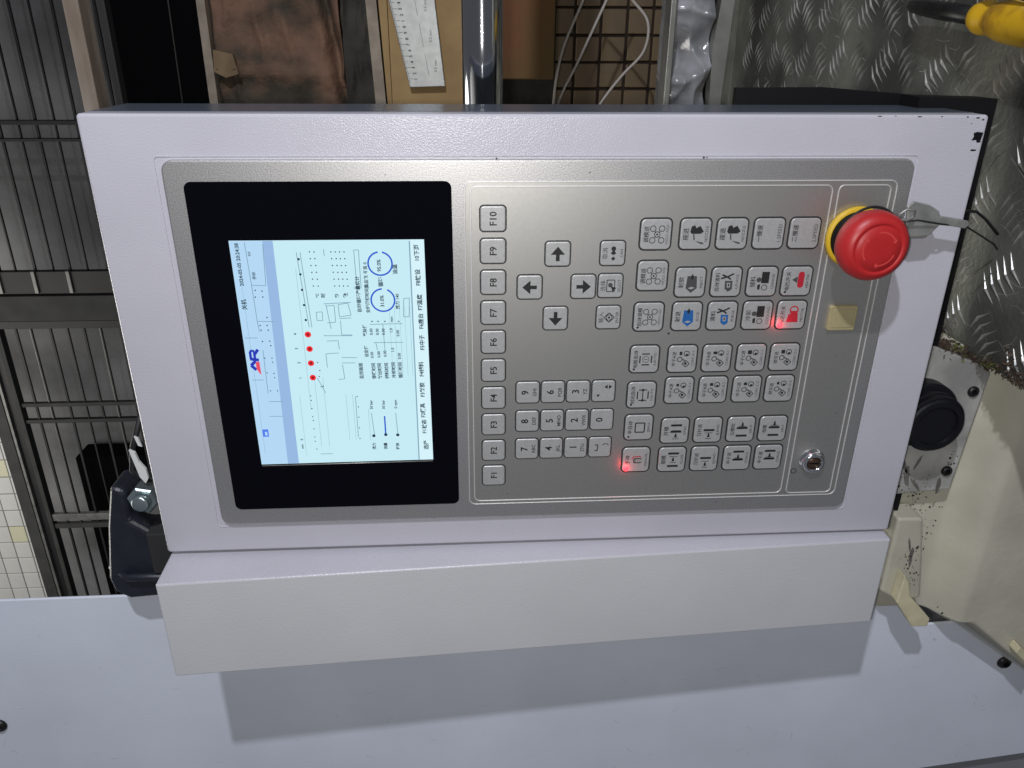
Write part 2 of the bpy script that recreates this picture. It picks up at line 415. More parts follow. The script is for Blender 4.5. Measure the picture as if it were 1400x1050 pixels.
SCREEN_TEXT = [('2024-05-05 20:24:38', 35.6, 70.2, 2.6), ('关机', 35.5, 84.6, 2.8), ('0.0', 41.7, 52.7, 1.8), ('手动', 43.0, 66.5, 2), ('自动循环产量统计', 101.3, 87.1, 2.4), ('良品数 不良 0', 106.3, 72.2, 2.2), ('全程周期时间监', 106.2, 87.5, 2.2), ('循环', 114.7, 71.6, 2.6), ('油温', 123.4, 64.2, 2.6), ('压力 140', 123.6, 85.4, 2.2), ('95.0%', 114.3, 62.5, 2.6), ('31.0%', 114.8, 83.9, 2.6), ('0.00', 107.0, 101.3, 2.1), ('0.00', 110.6, 101.4, 2.1), ('0.00', 114.2, 101.4, 2.1), ('1.0', 118.8, 100.1, 2.1), ('0.00', 122.7, 102.5, 2.1), ('s', 107.6, 93.2, 2), ('s', 111.1, 93.2, 2), ('s', 115.1, 93.3, 2), ('mm', 119.4, 93.4, 2), ('s', 123.2, 93.4, 2), ('0.00', 106.5, 116.2, 2.1), ('0.00', 110.6, 115.9, 2.1), ('0.00', 114.3, 115.5, 2.1), ('1.0', 119.0, 112.6, 2.1), ('0.00', 122.8, 117.2, 2.1), ('监控画面', 99.4, 129.7, 2.3), ('锁模时间', 107.0, 129.9, 2.3), ('射出时间', 110.6, 130.0, 2.3), ('储料时间', 114.8, 129.9, 2.3), ('冷却时间', 119.0, 129.6, 2.3), ('循环时间', 123.1, 129.7, 2.3), ('设定值', 103.4, 115.5, 2.2), ('实际值', 103.4, 102.2, 2.2), ('50 bar', 103.8, 150.5, 2.1), ('30 bar', 111.3, 150.6, 2.1), ('0 rpm', 118.8, 150.3, 2.1), ('压力', 103.8, 178.9, 2.1), ('流量', 111.0, 179.1, 2.1), ('转速', 118.7, 179.4, 2.1), ('0', 58.9, 171.2, 2), ('mm', 58.7, 177.2, 1.8), ('L', 74.9, 134.8, 2.2), ('1', 62.3, 129.0, 2), ('2', 62.6, 119.0, 2), ('3', 62.0, 109.8, 2), ('4', 62.2, 100.6, 2), ('℃', 77.5, 77.8, 2), ('时', 81.0, 77.8, 2.4), ('秒', 88.8, 77.9, 2.2), ('数', 94.1, 78.0, 2.6), ('选择', 137.0, 179.9, 2.9), ('F1状态', 136.3, 168.3, 2.9), ('F2模具', 135.9, 157.0, 2.9), ('F3射胶', 136.1, 142.8, 2.9), ('F4储料', 136.1, 129.0, 2.9), ('F5中子', 137.2, 111.6, 2.9), ('F6座台', 137.1, 98.0, 2.9), ('F7温度', 136.9, 86.3, 2.9), ('F8快设', 136.4, 71.2, 2.9), ('10下页', 136.3, 56.7, 2.9)]

# ================================================================== THE CONTROL BOX
BOX = thing("control_box", "white painted control box with silver keypad, lit screen and red stop button", "control box", (458, 120, -40))

# door sheet (white), its surface 3 mm behind the face plate
m = MB((210, 116, -3))
m.slab(-39.9, 458.7, -23.4, 256.0, 2.2, -15, -3, 1.6, M['paint'])
m.build("door_sheet", BOX)
# chipped paint on the door's corner
m = MB((450, -15, -2.9))
m.poly([(451.6, -13.6), (453.5, -14.3), (457.2, -13.9), (456.8, -9.6), (454.6, -9.2), (453.9, -9.8), (451.2, -9.5), (452.2, -11.6)], -2.93, M['black'])
for cu, cv, a, b in ((453.6, -4.2, 4.2, 1.1), (455.5, -9.0, 3.0, 1.5), (452, -21.8, 2.2, 0.9), (446, -22.2, 1.4, 0.7),
                     (455.2, -20.8, 1.6, 0.8), (418, -22.4, 2.6, 0.6), (395, -22.6, 2.4, 0.5), (404, -22.7, 1.2, 0.4), (449, -18.7, 0.8, 0.5), (431, -22.5, 1.5, 0.4)):
    k = 9
    m.poly([(cu + a / 2 * (0.75 + 0.5 * random.random()) * math.cos(2 * math.pi * i / k), cv + b / 2 * (0.75 + 0.5 * random.random()) * math.sin(2 * math.pi * i / k)) for i in range(k)], -2.93, M['black'])
m.build("chipped_paint", BOX, fix=False)
# shell behind the door, in a darker grey than the door
m = MB((210, 116, -40))
m.slab(-39.6, 458.4, -23.6, 255.6, 2.0, -67, -15.2, 0.6, M['shell'])
o = m.build("shell", BOX)
# black gasket plate that shows past the right-hand edge
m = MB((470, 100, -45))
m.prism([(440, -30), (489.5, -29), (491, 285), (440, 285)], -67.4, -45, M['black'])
m.build("gasket_plate", BOX)
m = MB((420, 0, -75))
m.prism([(336, -33.0), (393.5, -33.5), (427.8, -31.0), (486, -27), (486, 240), (336, 240)], -80, -75, M['black'])  # black plate added as the dark shadow band behind the box
m.build("shade_plate", BOX)

# raised cover along the panel's real left side, thicker at its top end
m = MB((210, 300, 5))
A = [(-39.2, 256.3, -2.7), (457.4, 256.3, -2.7), (457.4, 334.5, -50), (-39.2, 339.5, -50)]
B = [(-39.2, 260.2, 25.4), (457.4, 258.1, 4.7), (457.4, 331.8, 4.9), (-39.2, 337.3, 25.5)]
Ab = [(-39.2, 256.3, -50), (457.4, 256.3, -50), (457.4, 334.5, -50.0), (-39.2, 339.5, -50.0)]
ring0 = [m.p(*q) for q in Ab]
ring1 = [m.p(*q) for q in B]
for i in range(4):
    j = (i + 1) % 4
    m.face([ring0[i], ring0[j], ring1[j], ring1[i]], M['paint'] if i == 0 else M['paint_grey'])
m.face(ring1, M['paint_grey'])
m.face(ring0[::-1], M['paint_grey'])
o = m.build("side_cover", BOX)
bevel(o, 0.0012, 3)

# ------------------------------------------------------------------ face plate
m = MB((210, 116, 0))
m.slab(0, 420, 0, 233.3, 6.5, -3.3, 0, 1.0, M['border'], seg=6)
m.build("face_plate", BOX)
m = MB((210, 116, -3))
m.ring(-4.2, 423, -2.0, 236.6, 3.0, 0.8, -3.05, -2.55, M['paint'])
m.build("gasket_line", BOX)
m = MB((290, 116, 0))
m.slab(163.4, 411.2, 12.2, 222.2, 4.5, -0.4, 0.12, 0.1, M['plate'], seg=5)
m.build("keypad_membrane", BOX)
m = MB((290, 116, 0.2))
m.ring(162.6, 412.0, 11.6, 222.8, 4.5, 0.75, 0.05, 0.50, M['line'])
m.ring(165.9, 374.2, 14.2, 220.3, 4.0, 0.75, 0.10, 0.50, M['line'])
m.ring(377.2, 408.6, 14.2, 220.8, 3.5, 0.75, 0.10, 0.50, M['line'])
m.build("embossed_line", BOX)

# ------------------------------------------------------------------ screen
SCR = MB((83, 116, 0))
SCR.slab(10.6, 155.9, 11.4, 221.4, 4.0, -0.6, 0.35, 0.2, M['glass'], seg=6)
SCR = SCR.build("screen_glass", BOX)
ND = 0.44
m = MB((85, 116, ND))
m.poly([(30.6, 43.8), (139.6, 43.9), (139.9, 187.3), (31.2, 187.9)], ND, M['d_main'])
m.build("display", SCR, fix=False)
m = MB((85, 116, ND + 0.02))
sb = SCREEN_BAND
m.poly([(30.7, 43.9), (sb[1][0], 43.9), (sb[2][0], 187.6), (31.3, 187.8)], ND + 0.02, M['d_head'])
tl = SCREEN_TABLINE
m.build("header_strip", SCR, fix=False)
m = MB((85, 116, ND + 0.02))
m.poly([(tl[0][0], 43.95), (139.55, 43.95), (139.85, 187.2), (tl[1][0], 187.3)], ND + 0.02, M['d_tab'])
m.build("tab_strip", SCR, fix=False)
m = MB((85, 116, ND + 0.04))
m.poly([sb[0], sb[1], sb[2], sb[3]], ND + 0.04, M['d_band'])
m.build("blue_band", SCR, fix=False)
m = MB((85, 116, ND + 0.04))
m.stroke(tl, 0.7, ND + 0.04, M['d_line'])
for l in SCREEN_LINES:
    m.stroke(l, 0.42, ND + 0.05, M['d_line'])
for a, b, c, d in ((66, 150, 66, 60), (70, 176, 70, 128), (75, 176, 75, 128), (88, 172, 88, 140), (92, 172, 92, 140), (101, 172, 101, 150), (34.5, 60, 34.5, 180), (60, 182, 60, 140)):
    m.stroke([(a, b), (c, d)], 0.16, ND + 0.05, M['d_line'])
for i in range(5):
    m.stroke([(117.6 + i * 3.2 * 0.94, 128), (117.6 + i * 3.2 * 0.94, 84)], 0.14, ND + 0.05, M['d_line'])
m.build("display_lines", SCR, fix=False)["kind"] = "stuff"
m = MB((85, 116, ND + 0.07))
for u, v, r in SCREEN_DOTS:
    m.disc(u, v, r, ND + 0.07, M['d_dot'], 8)
for u, v in SCREEN_REDS:
    m.disc(u, v, 1.9, ND + 0.07, M['d_red'], 14)
    m.disc(u, v, 0.8, ND + 0.09, M['d_deep'], 10)
for k, r in enumerate(SCREEN_RINGS):
    m.annulus(r[0], r[1], 7.3, 0.95, ND + 0.07, M['d_blue'], 40, -78 + 0 * k + (12 if k else 0), 262 + (6 if k else 0))
m.stroke(SCREEN_BLUEBAR, 0.9, ND + 0.07, M['d_blue'])
m.rect(SCREEN_ICON[0], SCREEN_ICON[1], 3.6, 5.2, ND + 0.07, M['d_icon'])
m.rect(SCREEN_ICON[0] + 0.3, SCREEN_ICON[1] + 0.4, 1.4, 2.6, ND + 0.09, M['d_head'])
# logo: navy roof of an A over its red foot, then a navy R
m.stroke([(36.2, 122.6), (33.4, 119.6), (36.4, 116.8)], 1.9, ND + 0.08, M['d_navy'])
m.poly([(36.3, 117.6), (38.5, 117.2), (38.7, 125.8), (37.8, 124.8), (36.3, 121.8)], ND + 0.10, M['d_pink'])
m.stroke([(38.4, 116.2), (33.3, 115.4)], 1.9, ND + 0.085, M['d_navy'])
m.stroke([(33.8, 115.6), (33.8, 110.6), (35.2, 109.9), (36.2, 110.8), (36.2, 115.2)], 1.5, ND + 0.09, M['d_navy'])
m.stroke([(36.2, 112.6), (38.6, 109.4)], 1.8, ND + 0.095, M['d_navy'])
m.build("display_graphics", SCR, fix=False)["kind"] = "stuff"
m = MB((85, 116, ND + 0.08))
for s, u, v, h in SCREEN_TEXT:
    m.text(s, u, v, h * 1.15, ND + 0.08, M['d_text'], bold=0.028)
m.build("display_text", SCR, fix=False)["kind"] = "stuff"
m = MB((85, 190, 0.4))
m.tube([(31.5, 188.9, 0.5), (139.6, 188.3, 0.5)], 0.35, M['chrome_worn'], 6)
m.build("display_lip", SCR)

# ------------------------------------------------------------------ keys
def key_meshes(s, big):
    r = 2.6 if big else 1.9
    a = MB((0, 0, 0))
    h = s / 2
    a.slab(-h, h, -h, h, r, 0.1, 1.15, 0.55, M['keycap'], seg=5, bot=False)
    oa = a.build("key")
    b = MB((0, 0, 0))
    g = 0.95 if big else 0.75
    b.slab(-h - g, h + g, -h - g, h + g, r + g, 0.13, 0.32, 0.1, M['keyrim'], seg=5, bot=False)
    ob = b.build("key_gap")
    ma, mb_ = oa.data, ob.data
    bpy.data.objects.remove(oa)
    bpy.data.objects.remove(ob)
    return ma, mb_
SMALL = key_meshes(14.2, False)
BIG = key_meshes(17.6, True)
BIGW = SMALL

def key(u, v, label, draw, big=True, lit=False, led=False):
    ma, mb_ = BIG if big else SMALL
    k = bpy.data.objects.new("key", ma)
    COL.objects.link(k)
    k.parent = BOX
    k.location = W(u, v, 0) - wloc(BOX)
    k['label'] = label
    g = bpy.data.objects.new("key_gap", mb_)
    COL.objects.link(g)
    g.parent = k
    L = MB((u, v, 0))
    draw(L, u, v)
    if led or lit:
        if not lit:
            L.disc(u - 6.3, v + 6.6, 0.75, 1.18, M['ink'], 10)
    L.build("legend", k, fix=False)
    if lit:
        d = MB((u, v, 0))
        d.lathe(u - 6.3, v + 6.5, [(1.7, 1.1), (1.6, 1.6), (1.1, 2.0), (0.3, 2.15)], M['led'], 16)
        d.build("led", k)
        p = lamp("led_light", 'POINT', W(u - 6.3, v + 6.5, 4.5), 0.002, (1.0, 0.05, 0.06), 0.002)
    return k
Z0 = 1.19

def f_text(s):
    def d(L, u, v):
        L.text(s, u + 2.0, v, 5.6, Z0, M['ink'], center=True, bold=0.018)
    return d
for i in range(10):
    s = "F%d" % (i + 1)
    key(178.9, 200.2 - i * 18.65, "square key marked %s in the long function row" % s, f_text(s), big=False)

def arrow(du, dv):
    def d(L, u, v):
        # tip direction (du, dv)
        px, py = -dv, du
        q = lambda a, b: (u + du * a + px * b, v + dv * a + py * b)
        L.poly([q(4.4, 0), q(-0.4, 4.2), q(-0.4, -4.2)], Z0, M['ink'])
        L.poly([q(-0.3, 1.1), q(-0.3, -1.1), q(-4.2, -1.1), q(-4.2, 1.1)], Z0 + 0.01, M['ink'])
    return d
key(216.4, 53.0, "arrow key pointing to the right of the panel", arrow(0, -1), big=False)
key(200.4, 72.8, "arrow key pointing up the panel, next to the function row", arrow(-1, 0), big=False)
key(232.2, 72.8, "arrow key pointing down the panel, next to the select key", arrow(1, 0), big=False)
key(216.2, 92.4, "arrow key pointing to the left of the panel", arrow(0, 1), big=False)

def stack(top, icon, bottom, ts=3.6, bs=2.5):
    def d(L, u, v):
        if top:
            L.text(top, u - 4.4, v, ts, Z0, M['ink'], center=True, bold=0.01)
        if icon:
            icon(L, u + 0.7, v)
        if bottom:
            L.text(bottom, u + 7.3, v, bs, Z0, M['ink_grey'] if len(bottom) > 6 else M['ink'], center=True)
    return d
def ic_can(L, u, v):
    L.poly([(u - 1.6, v), (u, v - 2.4), (u + 1.6, v), (u, v + 1.0)], Z0, M['ink'])
    L.disc(u, v - 2.8, 1.4, Z0 + 0.01, M['ink'])
    L.poly([(u - 1.3, v + 3), (u, v + 1.8), (u + 1.3, v + 3), (u, v + 4.4)], Z0, M['ink'])
def ic_sel(L, u, v):
    L.stroke([(u - 2.6, v - 3.6), (u + 2, v - 3.6), (u + 2, v + 3.4), (u - 2.6, v + 3.4), (u - 2.6, v - 3.6)], 0.6, Z0, M['ink_grey'])
    L.disc(u - 0.5, v - 0.5, 1.4, Z0, M['ink_grey'])
    L.poly([(u - 0.2, v + 0.2), (u + 3.2, v + 1.2), (u + 1.0, v + 3.6)], Z0 + 0.01, M['ink'])
def ic_ent(L, u, v):
    L.stroke([(u - 3, v), (u, v - 3), (u + 3, v), (u, v + 3), (u - 3, v)], 0.55, Z0, M['ink'])
    L.annulus(u, v, 1.9, 0.4, Z0 + 0.01, M['ink_grey'])
    L.disc(u, v, 0.7, Z0 + 0.01, M['ink'])
def small_stack(top, icon, bottom):
    def d(L, u, v):
        L.text(top, u - 3.2, v, 3.4, Z0, M['ink'], center=True)
        icon(L, u + 0.4, v)
        L.text(bottom, u + 6.0, v, 2.4, Z0, M['ink'], center=True)
    return d
key(248.5, 52.9, "key with two small diamonds and the letters CAN", small_stack("取消", ic_can, "CAN"), big=False)
key(248.3, 72.5, "select key with a pointer icon, touching the down arrow key", small_stack("选择", ic_sel, "SELECT"), big=False)
key(248.2, 92.2, "key with a ringed dot and the word ENTER", small_stack("输入", ic_ent, "ENTER"), big=False)

def num(a, b):
    def d(L, u, v):
        L.text(a, u + 0.4, v, 6.2, Z0, M['ink'], center=True, bold=0.02)
        if b:
            L.text(b, u + 5.4, v, 3.3, Z0, M['ink_grey'], center=True, bold=0.02)
    return d
for u, v, a, b in ((200.3, 181, "7", "ABC"), (216.1, 181, "4", "JKL"), (232, 181, "1", "STU"),
                   (200.3, 161, "8", "DEF"), (216.1, 161, "5", "MNO"), (232, 161, "2", "VWX"), (248, 161, "0", ""),
                   (200.3, 141, "9", "GHI"), (216.1, 141, "6", "PQR"), (232, 141, "3", "YZ")):
    key(u, v, "number key marked %s in the keypad block" % a, num(a, b), big=False)
def d_dot(L, u, v):
    L.poly([(u - 3.5, v + 3.6), (u - 2.2, v + 2.0), (u - 3.7, v + 2.3)], Z0, M['ink'])
    L.disc(u - 3.4, v + 2.9, 0.8, Z0 + 0.01, M['ink'], 8)
    L.poly([(u + 0.4, v - 3), (u + 2.4, v - 4.5), (u + 2.4, v - 1.5)], Z0, M['ink'])
    L.poly([(u + 5.2, v - 3), (u + 3.2, v - 4.5), (u + 3.2, v - 1.5)], Z0, M['ink'])
key(248, 141, "keypad key with a dot and a plus-minus arrow pair", d_dot, big=False)
def d_sp(L, u, v):
    L.stroke([(u - 3.4, v + 2.4), (u - 1.6, v + 2.4), (u - 1.6, v - 1.8), (u - 3.4, v - 1.8)], 0.8, Z0, M['ink_grey'])
    L.annulus(u + 3.6, v - 0.6, 2.3, 0.6, Z0, M['ink_grey'], 12, 200, 340)
key(247.8, 181, "keypad key with a faint space mark", d_sp, big=False)

def cross5(L, u, v):
    for a, b in ((-2.6, -3.4), (2.6, -3.4), (-2.6, 3.4), (2.6, 3.4)):
        L.annulus(u + a, v + b, 1.9, 0.5, Z0, M['ink_grey'], 14)
        L.stroke([(u + a * 0.55, v + b * 0.55), (u + a * 0.3, v + b * 0.3)], 0.5, Z0, M['ink_grey'])
    L.annulus(u, v, 1.9, 0.5, Z0, M['ink_grey'], 14)
    L.disc(u, v, 0.6, Z0, M['ink'], 8)
def frame_one(L, u, v):
    for a in (0, 90, 180, 270):
        c, s = round(math.cos(math.radians(a))), round(math.sin(math.radians(a)))
        L.stroke([(u + 3.6 * c - 2.4 * s, v + 3.6 * s + 2.4 * c), (u + 3.6 * c + 2.4 * s, v + 3.6 * s - 2.4 * c)], 0.8, Z0, M['ink'])
    L.annulus(u, v, 2.2, 0.35, Z0, M['ink_grey'])
    L.stroke([(u - 1.2, v), (u + 1.2, v)], 0.4, Z0, M['ink_grey'])
def frame_i(L, u, v):
    for sgn in (-1, 1):
        L.stroke([(u + 3.4 * sgn, v - 2.6), (u + 3.4 * sgn, v + 2.6)], 0.8, Z0, M['ink'])
        L.stroke([(u - 2.6, v + 3.6 * sgn), (u + 2.6, v + 3.6 * sgn)], 0.7, Z0, M['ink'])
        L.disc(u, v + 3.6 * sgn, 0.9, Z0 + 0.01, M['ink'], 8)
    L.stroke([(u, v - 3.4), (u, v + 3.4)], 0.6, Z0, M['ink'])
def frame_sq(L, u, v):
    L.stroke([(u - 3, v - 3.3), (u + 3, v - 3.3), (u + 3, v + 3.3), (u - 3, v + 3.3), (u - 3, v - 3.3)], 0.8, Z0, M['ink'])
def ic_hand(L, u, v):
    L.slab(u - 2.6, u + 3.4, v - 1.4, v + 2.6, 1.4, Z0 - 0.02, Z0, 0.0, M['ink_grey'], bot=False)
    L.slab(u - 1.6, u + 3.4, v - 0.6, v + 1.8, 1.0, Z0, Z0 + 0.02, 0.0, M['keycap'], bot=False)
    L.stroke([(u - 3.6, v - 0.6), (u - 2.4, v - 2.4), (u + 2.6, v - 2.4)], 0.7, Z0, M['ink_red'])
    for i in range(3):
        L.stroke([(u - 0.8 + i * 1.4, v - 0.6), (u - 0.8 + i * 1.4, v + 1.8)], 0.3, Z0 + 0.03, M['ink_grey'])
AV = (42.0, 66.7, 92.3, 119.9, 144.3, 167.3, 191.1)
key(273.0, AV[0], "key with five small rings, at the panel's right end of its column", stack("调模进", cross5, "MOLD.ADJ+", 3.2, 2.2))
key(273.0, AV[1], "key with five small rings, between two others like it", stack("调模退", cross5, "MOLD.ADJ-", 3.2, 2.2))
key(272.8, AV[2], "key with five small rings and a black dot in its corner", stack("自动调模", cross5, "MOLD.AD", 3.0, 2.2), led=True)
key(272.4, AV[3], "key with a framed circled one and a black dot", stack("电眼自动", frame_one, "E.AUTO", 3.0, 2.4), led=True)
key(272.4, AV[4], "key with a framed letter I and a black dot", stack("时间自动", frame_i, "T.AUTO", 3.0, 2.4), led=True)
key(272.3, AV[5], "key with an empty black square frame and a black dot", stack("半自动", frame_sq, "SEMI.A", 3.2, 2.4), led=True)
key(272.2, AV[6], "hand mode key with a glowing red lamp in its corner", stack("手动", ic_hand, "MANUAL", 3.4, 2.4), lit=True)

RV = (42.0, 71.0, 92.3, 120.1, 141.6, 170.3, 191.6)
CU = (296.2, 317.9, 339.7, 360.9)
def ic_bell(L, u, v):
    L.poly([(u - 4, v - 1.4), (u - 3.3, v - 4.6), (u - 1.4, v - 5.2), (u - 0.6, v - 3.6), (u + 1.8, v - 4.8), (u + 4, v - 1.4), (u + 2.2, v - 0.2), (u - 3, v - 0.2)], Z0, M['ink'])
    L.stroke([(u - 1.8, v), (u - 1.2, v + 3.4)], 0.8, Z0, M['ink_grey'])
    L.poly([(u - 0.8, v + 4.0), (u + 4.4, v + 5.0), (u + 4.4, v + 6.0), (u + 2.4, v + 5.6)], Z0, M['ink_grey'])
def ic_shield(c):
    def d(L, u, v):
        L.poly([(u - 2.8, v - 4), (u + 2.8, v - 4), (u + 3.4, v + 3.4), (u, v + 6.4), (u - 3.4, v + 3.4)], Z0, c)
        L.poly([(u - 1.0, v - 3.2), (u + 0.3, v - 5.6), (u + 1.0, v - 3.2), (u, v - 1.4)], Z0 + 0.01, M['ink'])
        L.poly([(u - 2.2, v + 3.4), (u, v + 2.6), (u + 2.2, v + 3.2), (u, v + 4.2)], Z0 + 0.01, M['keycap'])
    return d
def ic_scis(c):
    def d(L, u, v):
        L.stroke([(u - 4.2, v - 2.2), (u + 0.4, v - 3.6), (u + 3.4, v - 5.2)], 1.0, Z0, M['ink'])
        L.stroke([(u - 3.6, v - 4.6), (u + 0.4, v - 2.8), (u + 1.8, v - 1.6)], 1.0, Z0 + 0.01, M['ink'])
        L.poly([(u - 1.6, v - 0.8), (u + 3.0, v - 0.8), (u + 3.2, v + 4.4), (u + 0.8, v + 6.0), (u - 1.4, v + 4.0)], Z0, c)
        L.poly([(u - 0.4, v + 0.4), (u + 1.8, v + 0.4), (u + 1.8, v + 3.2), (u, v + 3.4)], Z0 + 0.01, M['keycap'])
        L.poly([(u + 0.4, v + 1.0), (u + 1.2, v + 1.0), (u + 1.2, v + 2.6), (u + 0.4, v + 2.6)], Z0 + 0.02, M['ink'])
    return d
def ic_square(L, u, v):
    L.rect(u + 1.0, v - 2.6, 4.6, 7.0, Z0, M['ink'])
    L.disc(u - 2.8, v - 1.2, 1.6, Z0, M['ink_grey'], 10)
    L.poly([(u - 3.4, v + 2.0), (u - 1.6, v + 1.4), (u - 1.8, v + 4.8), (u - 3.2, v + 4.8)], Z0, M['ink'])
    L.annulus(u + 1.0, v + 3.6, 1.9, 0.5, Z0, M['ink_grey'], 12)
def ic_heat(L, u, v):
    L.slab(u - 0.2, u + 3.6, v - 6, v + 4, 1.8, Z0 - 0.02, Z0, 0, M['ink_red'], bot=False)
    L.poly([(u - 3.8, v - 1), (u - 0.4, v - 3), (u - 0.4, v + 1)], Z0, M['ink_grey'])
def ic_motor(L, u, v):
    L.poly([(u - 3.4, v + 4.6), (u - 2.6, v - 0.6), (u + 3.2, v - 1.4), (u + 3.8, v + 4.6)], Z0, M['ink_red'])
    L.annulus(u + 0.6, v - 3.2, 2.8, 0.8, Z0, M['ink_red'], 16)
    L.rect(u + 0.6, v - 1.0, 3.8, 3.4, Z0 + 0.01, M['ink_red'])
def ic_cluster(k):
    def d(L, u, v):
        rnd = random.Random(k)
        L.annulus(u + 1.6, v - 3.6, 2.0, 0.6, Z0, M['ink_grey'], 8)
        L.stroke([(u - 0.8, v + 3.0), (u + 1.6, v + 1.0), (u + 3.8, v + 3.2), (u + 1.6, v + 5.4), (u - 0.8, v + 3.0)], 0.6, Z0, M['ink_grey'])
        L.annulus(u - 2.4, v + 0.2, 1.8, 0.6, Z0, M['ink_grey'], 12)
        L.disc(u + 1.4, v + 3.0, 0.9, Z0 + 0.01, M['ink'], 8)
        L.disc(u + 1.8, v - 2.8, 0.8, Z0 + 0.01, M['ink'], 8)
        L.rect(u - 2.0, v - 3.8, 1.6 + rnd.random(), 1.6 + rnd.random(), Z0, M['ink'])
        L.stroke([(u - 0.8, v + 0.2), (u + 1.0, v + 1.0)], 0.7, Z0, M['ink_grey'])
    return d
def ic_bars(a, b, t):
    def d(L, u, v):
        L.rect(u, v + a, 7.2, 1.5, Z0, M['ink'])
        if b is not None:
            L.rect(u, v + b, 7.2, 1.5, Z0, M['ink'])
        L.poly([(u - 0.9, v + t + 1.2), (u + 0.9, v + t + 1.2), (u + 0.4, v + t - 1.6), (u - 0.4, v + t - 1.6)], Z0, M['ink'])
        L.stroke([(u - 2.6, v + (a + t) / 2), (u + 2.6, v + (a + t) / 2)], 0.5, Z0, M['ink_grey'])
        L.stroke([(u - 2.0, v + t + 2.2), (u + 2.0, v + t + 2.2)], 0.5, Z0, M['ink_grey'])
    return d
rows = {
 (0, 0): ("key with a black bell shape and tap, next to the ringed column", stack("座进", ic_bell, "NOZZLE", 3.6, 2.4)),
 (0, 1): ("key with a black bell shape and tap, next to the blank low speed key", stack("座退", ic_bell, "NOZZLE", 3.6, 2.4)),
 (0, 2): ("nearly blank key marked low speed, beside the second bell key", stack("一慢速", None, "1.SPEED", 3.4, 3.2)),
 (0, 3): ("nearly blank key beside the red stop button", stack("二慢速", None, "2.SPEED", 3.4, 3.2)),
 (1, 0): ("key with a grey shield shaped bucket", stack("射胶", ic_shield(M['ink_grey']), "INJECT", 3.4, 2.4)),
 (1, 1): ("key with black scissors over a grey bucket", stack("自动清料", ic_scis(M['ink_grey']), "A.PURGE", 3.0, 2.4)),
 (1, 2): ("key with a black square and small cup, above its twin", stack("储料", ic_square, "CHARGE", 3.4, 2.4)),
 (1, 3): ("key with a solid red bar, for heating", stack("电热开关", ic_heat, "HEATER", 3.0, 2.4)),
 (2, 0): ("key with a blue shield shaped bucket", stack("射退", ic_shield(M['ink_blue']), "SUCK", 3.4, 2.4)),
 (2, 1): ("key with black scissors over a blue bucket", stack("清料", ic_scis(M['ink_blue']), "PURGE", 3.4, 2.4)),
 (2, 2): ("key with a black square, next to the lit motor key", stack("冷却", ic_square, "COOLING", 3.4, 2.4)),
 (2, 3): ("red motor key with a glowing lamp in its corner", stack("马达开关", ic_motor, "MOTOR", 3.0, 2.4)),
 (5, 0): ("key with two black bars close together over an arrow, by the square frame key", stack("开模", ic_bars(-4.0, 0.6, 3.6), "OPEN", 3.4, 2.4)),
 (5, 1): ("key with one black bar over an arrow, second in its row", stack("顶针退", ic_bars(0, None, 4.0), "EJ.BWD", 3.0, 2.4)),
 (5, 2): ("key with two black bars apart, third in its row", stack("公模吹", ic_bars(-1.0, 4.6, -3.4), "AIR.M", 3.0, 2.4)),
 (5, 3): ("key with two black bars apart, nearest the divider line", stack("母模", ic_bars(-1.0, 4.6, -3.8), "AIR.F", 3.0, 2.4)),
 (6, 0): ("key with two black bars far apart, beside the lit hand key", stack("锁模", ic_bars(-4.6, 4.8, 0), "CLOSE", 3.4, 2.4)),
 (6, 1): ("key with one black bar and a pin, in the end row", stack("顶针进", ic_bars(-0.6, None, 4.2), "EJ.FWD", 3.0, 2.4)),
 (6, 2): ("key with a thin bar over a thick bar, third in the end row", stack("中子进", ic_bars(1.2, -4.8, -1.0), "CORE.A", 3.0, 2.4)),
 (6, 3): ("key with a thin bar over a thick bar, at the panel's lower left corner", stack("中子退", ic_bars(1.0, -4.8, -1.4), "CORE.B", 3.0, 2.4)),
}
ords = ["first", "second", "third", "fourth"]
for r in (3, 4):
    for c in range(4):
        rows[(r, c)] = ("key with a cluster of small rings, %s in the %s clustered row" % (ords[c], "upper" if r == 3 else "lower"),
                        stack(["中子A", "中子B", "中子C", "绞牙"][c] + ("进" if r == 3 else "退"), ic_cluster(r * 7 + c), "CORE %s-%d" % ("ABCD"[c], r - 2), 2.7, 2.4))
for (r, c), (lab, dr) in sorted(rows.items()):
    key(CU[c], RV[r], lab, dr, big=True, lit=(r, c) == (2, 3), led=(r, c) == (1, 3))

# ------------------------------------------------------------------ stop button, cap, lock
m = MB((390, 44, 0))
m.lathe(391.5, 44.2, [(17.9, 0.4), (17.9, 3.4), (17.2, 4.2), (15.6, 4.3)], M['yellow'], 48)
yb = m.build("yellow_collar", BOX)
m = MB((390, 44, 5))
m.lathe(391, 44.2, [(15.6, 4.0), (15.0, 5.0), (13.2, 12), (12.2, 19.6)], M['black'], 40)
m.build("button_neck", BOX)
m = MB((390, 43, 20))
m.lathe(390, 43.6, [(12.4, 17.0), (17.6, 17.4), (18.8, 18.8), (19.7, 22.4), (19.5, 27.2), (18.0, 30.6), (15.2, 32.6), (13.9, 32.9),
                    (13.4, 32.3), (12.8, 32.2), (12.2, 32.9), (7, 33.5), (0.6, 33.7)], M['red'], 64)
EB = m.build("stop_button", BOX)
EB['label'] = "round red emergency stop button"
m = MB((390, 43.6, 33))
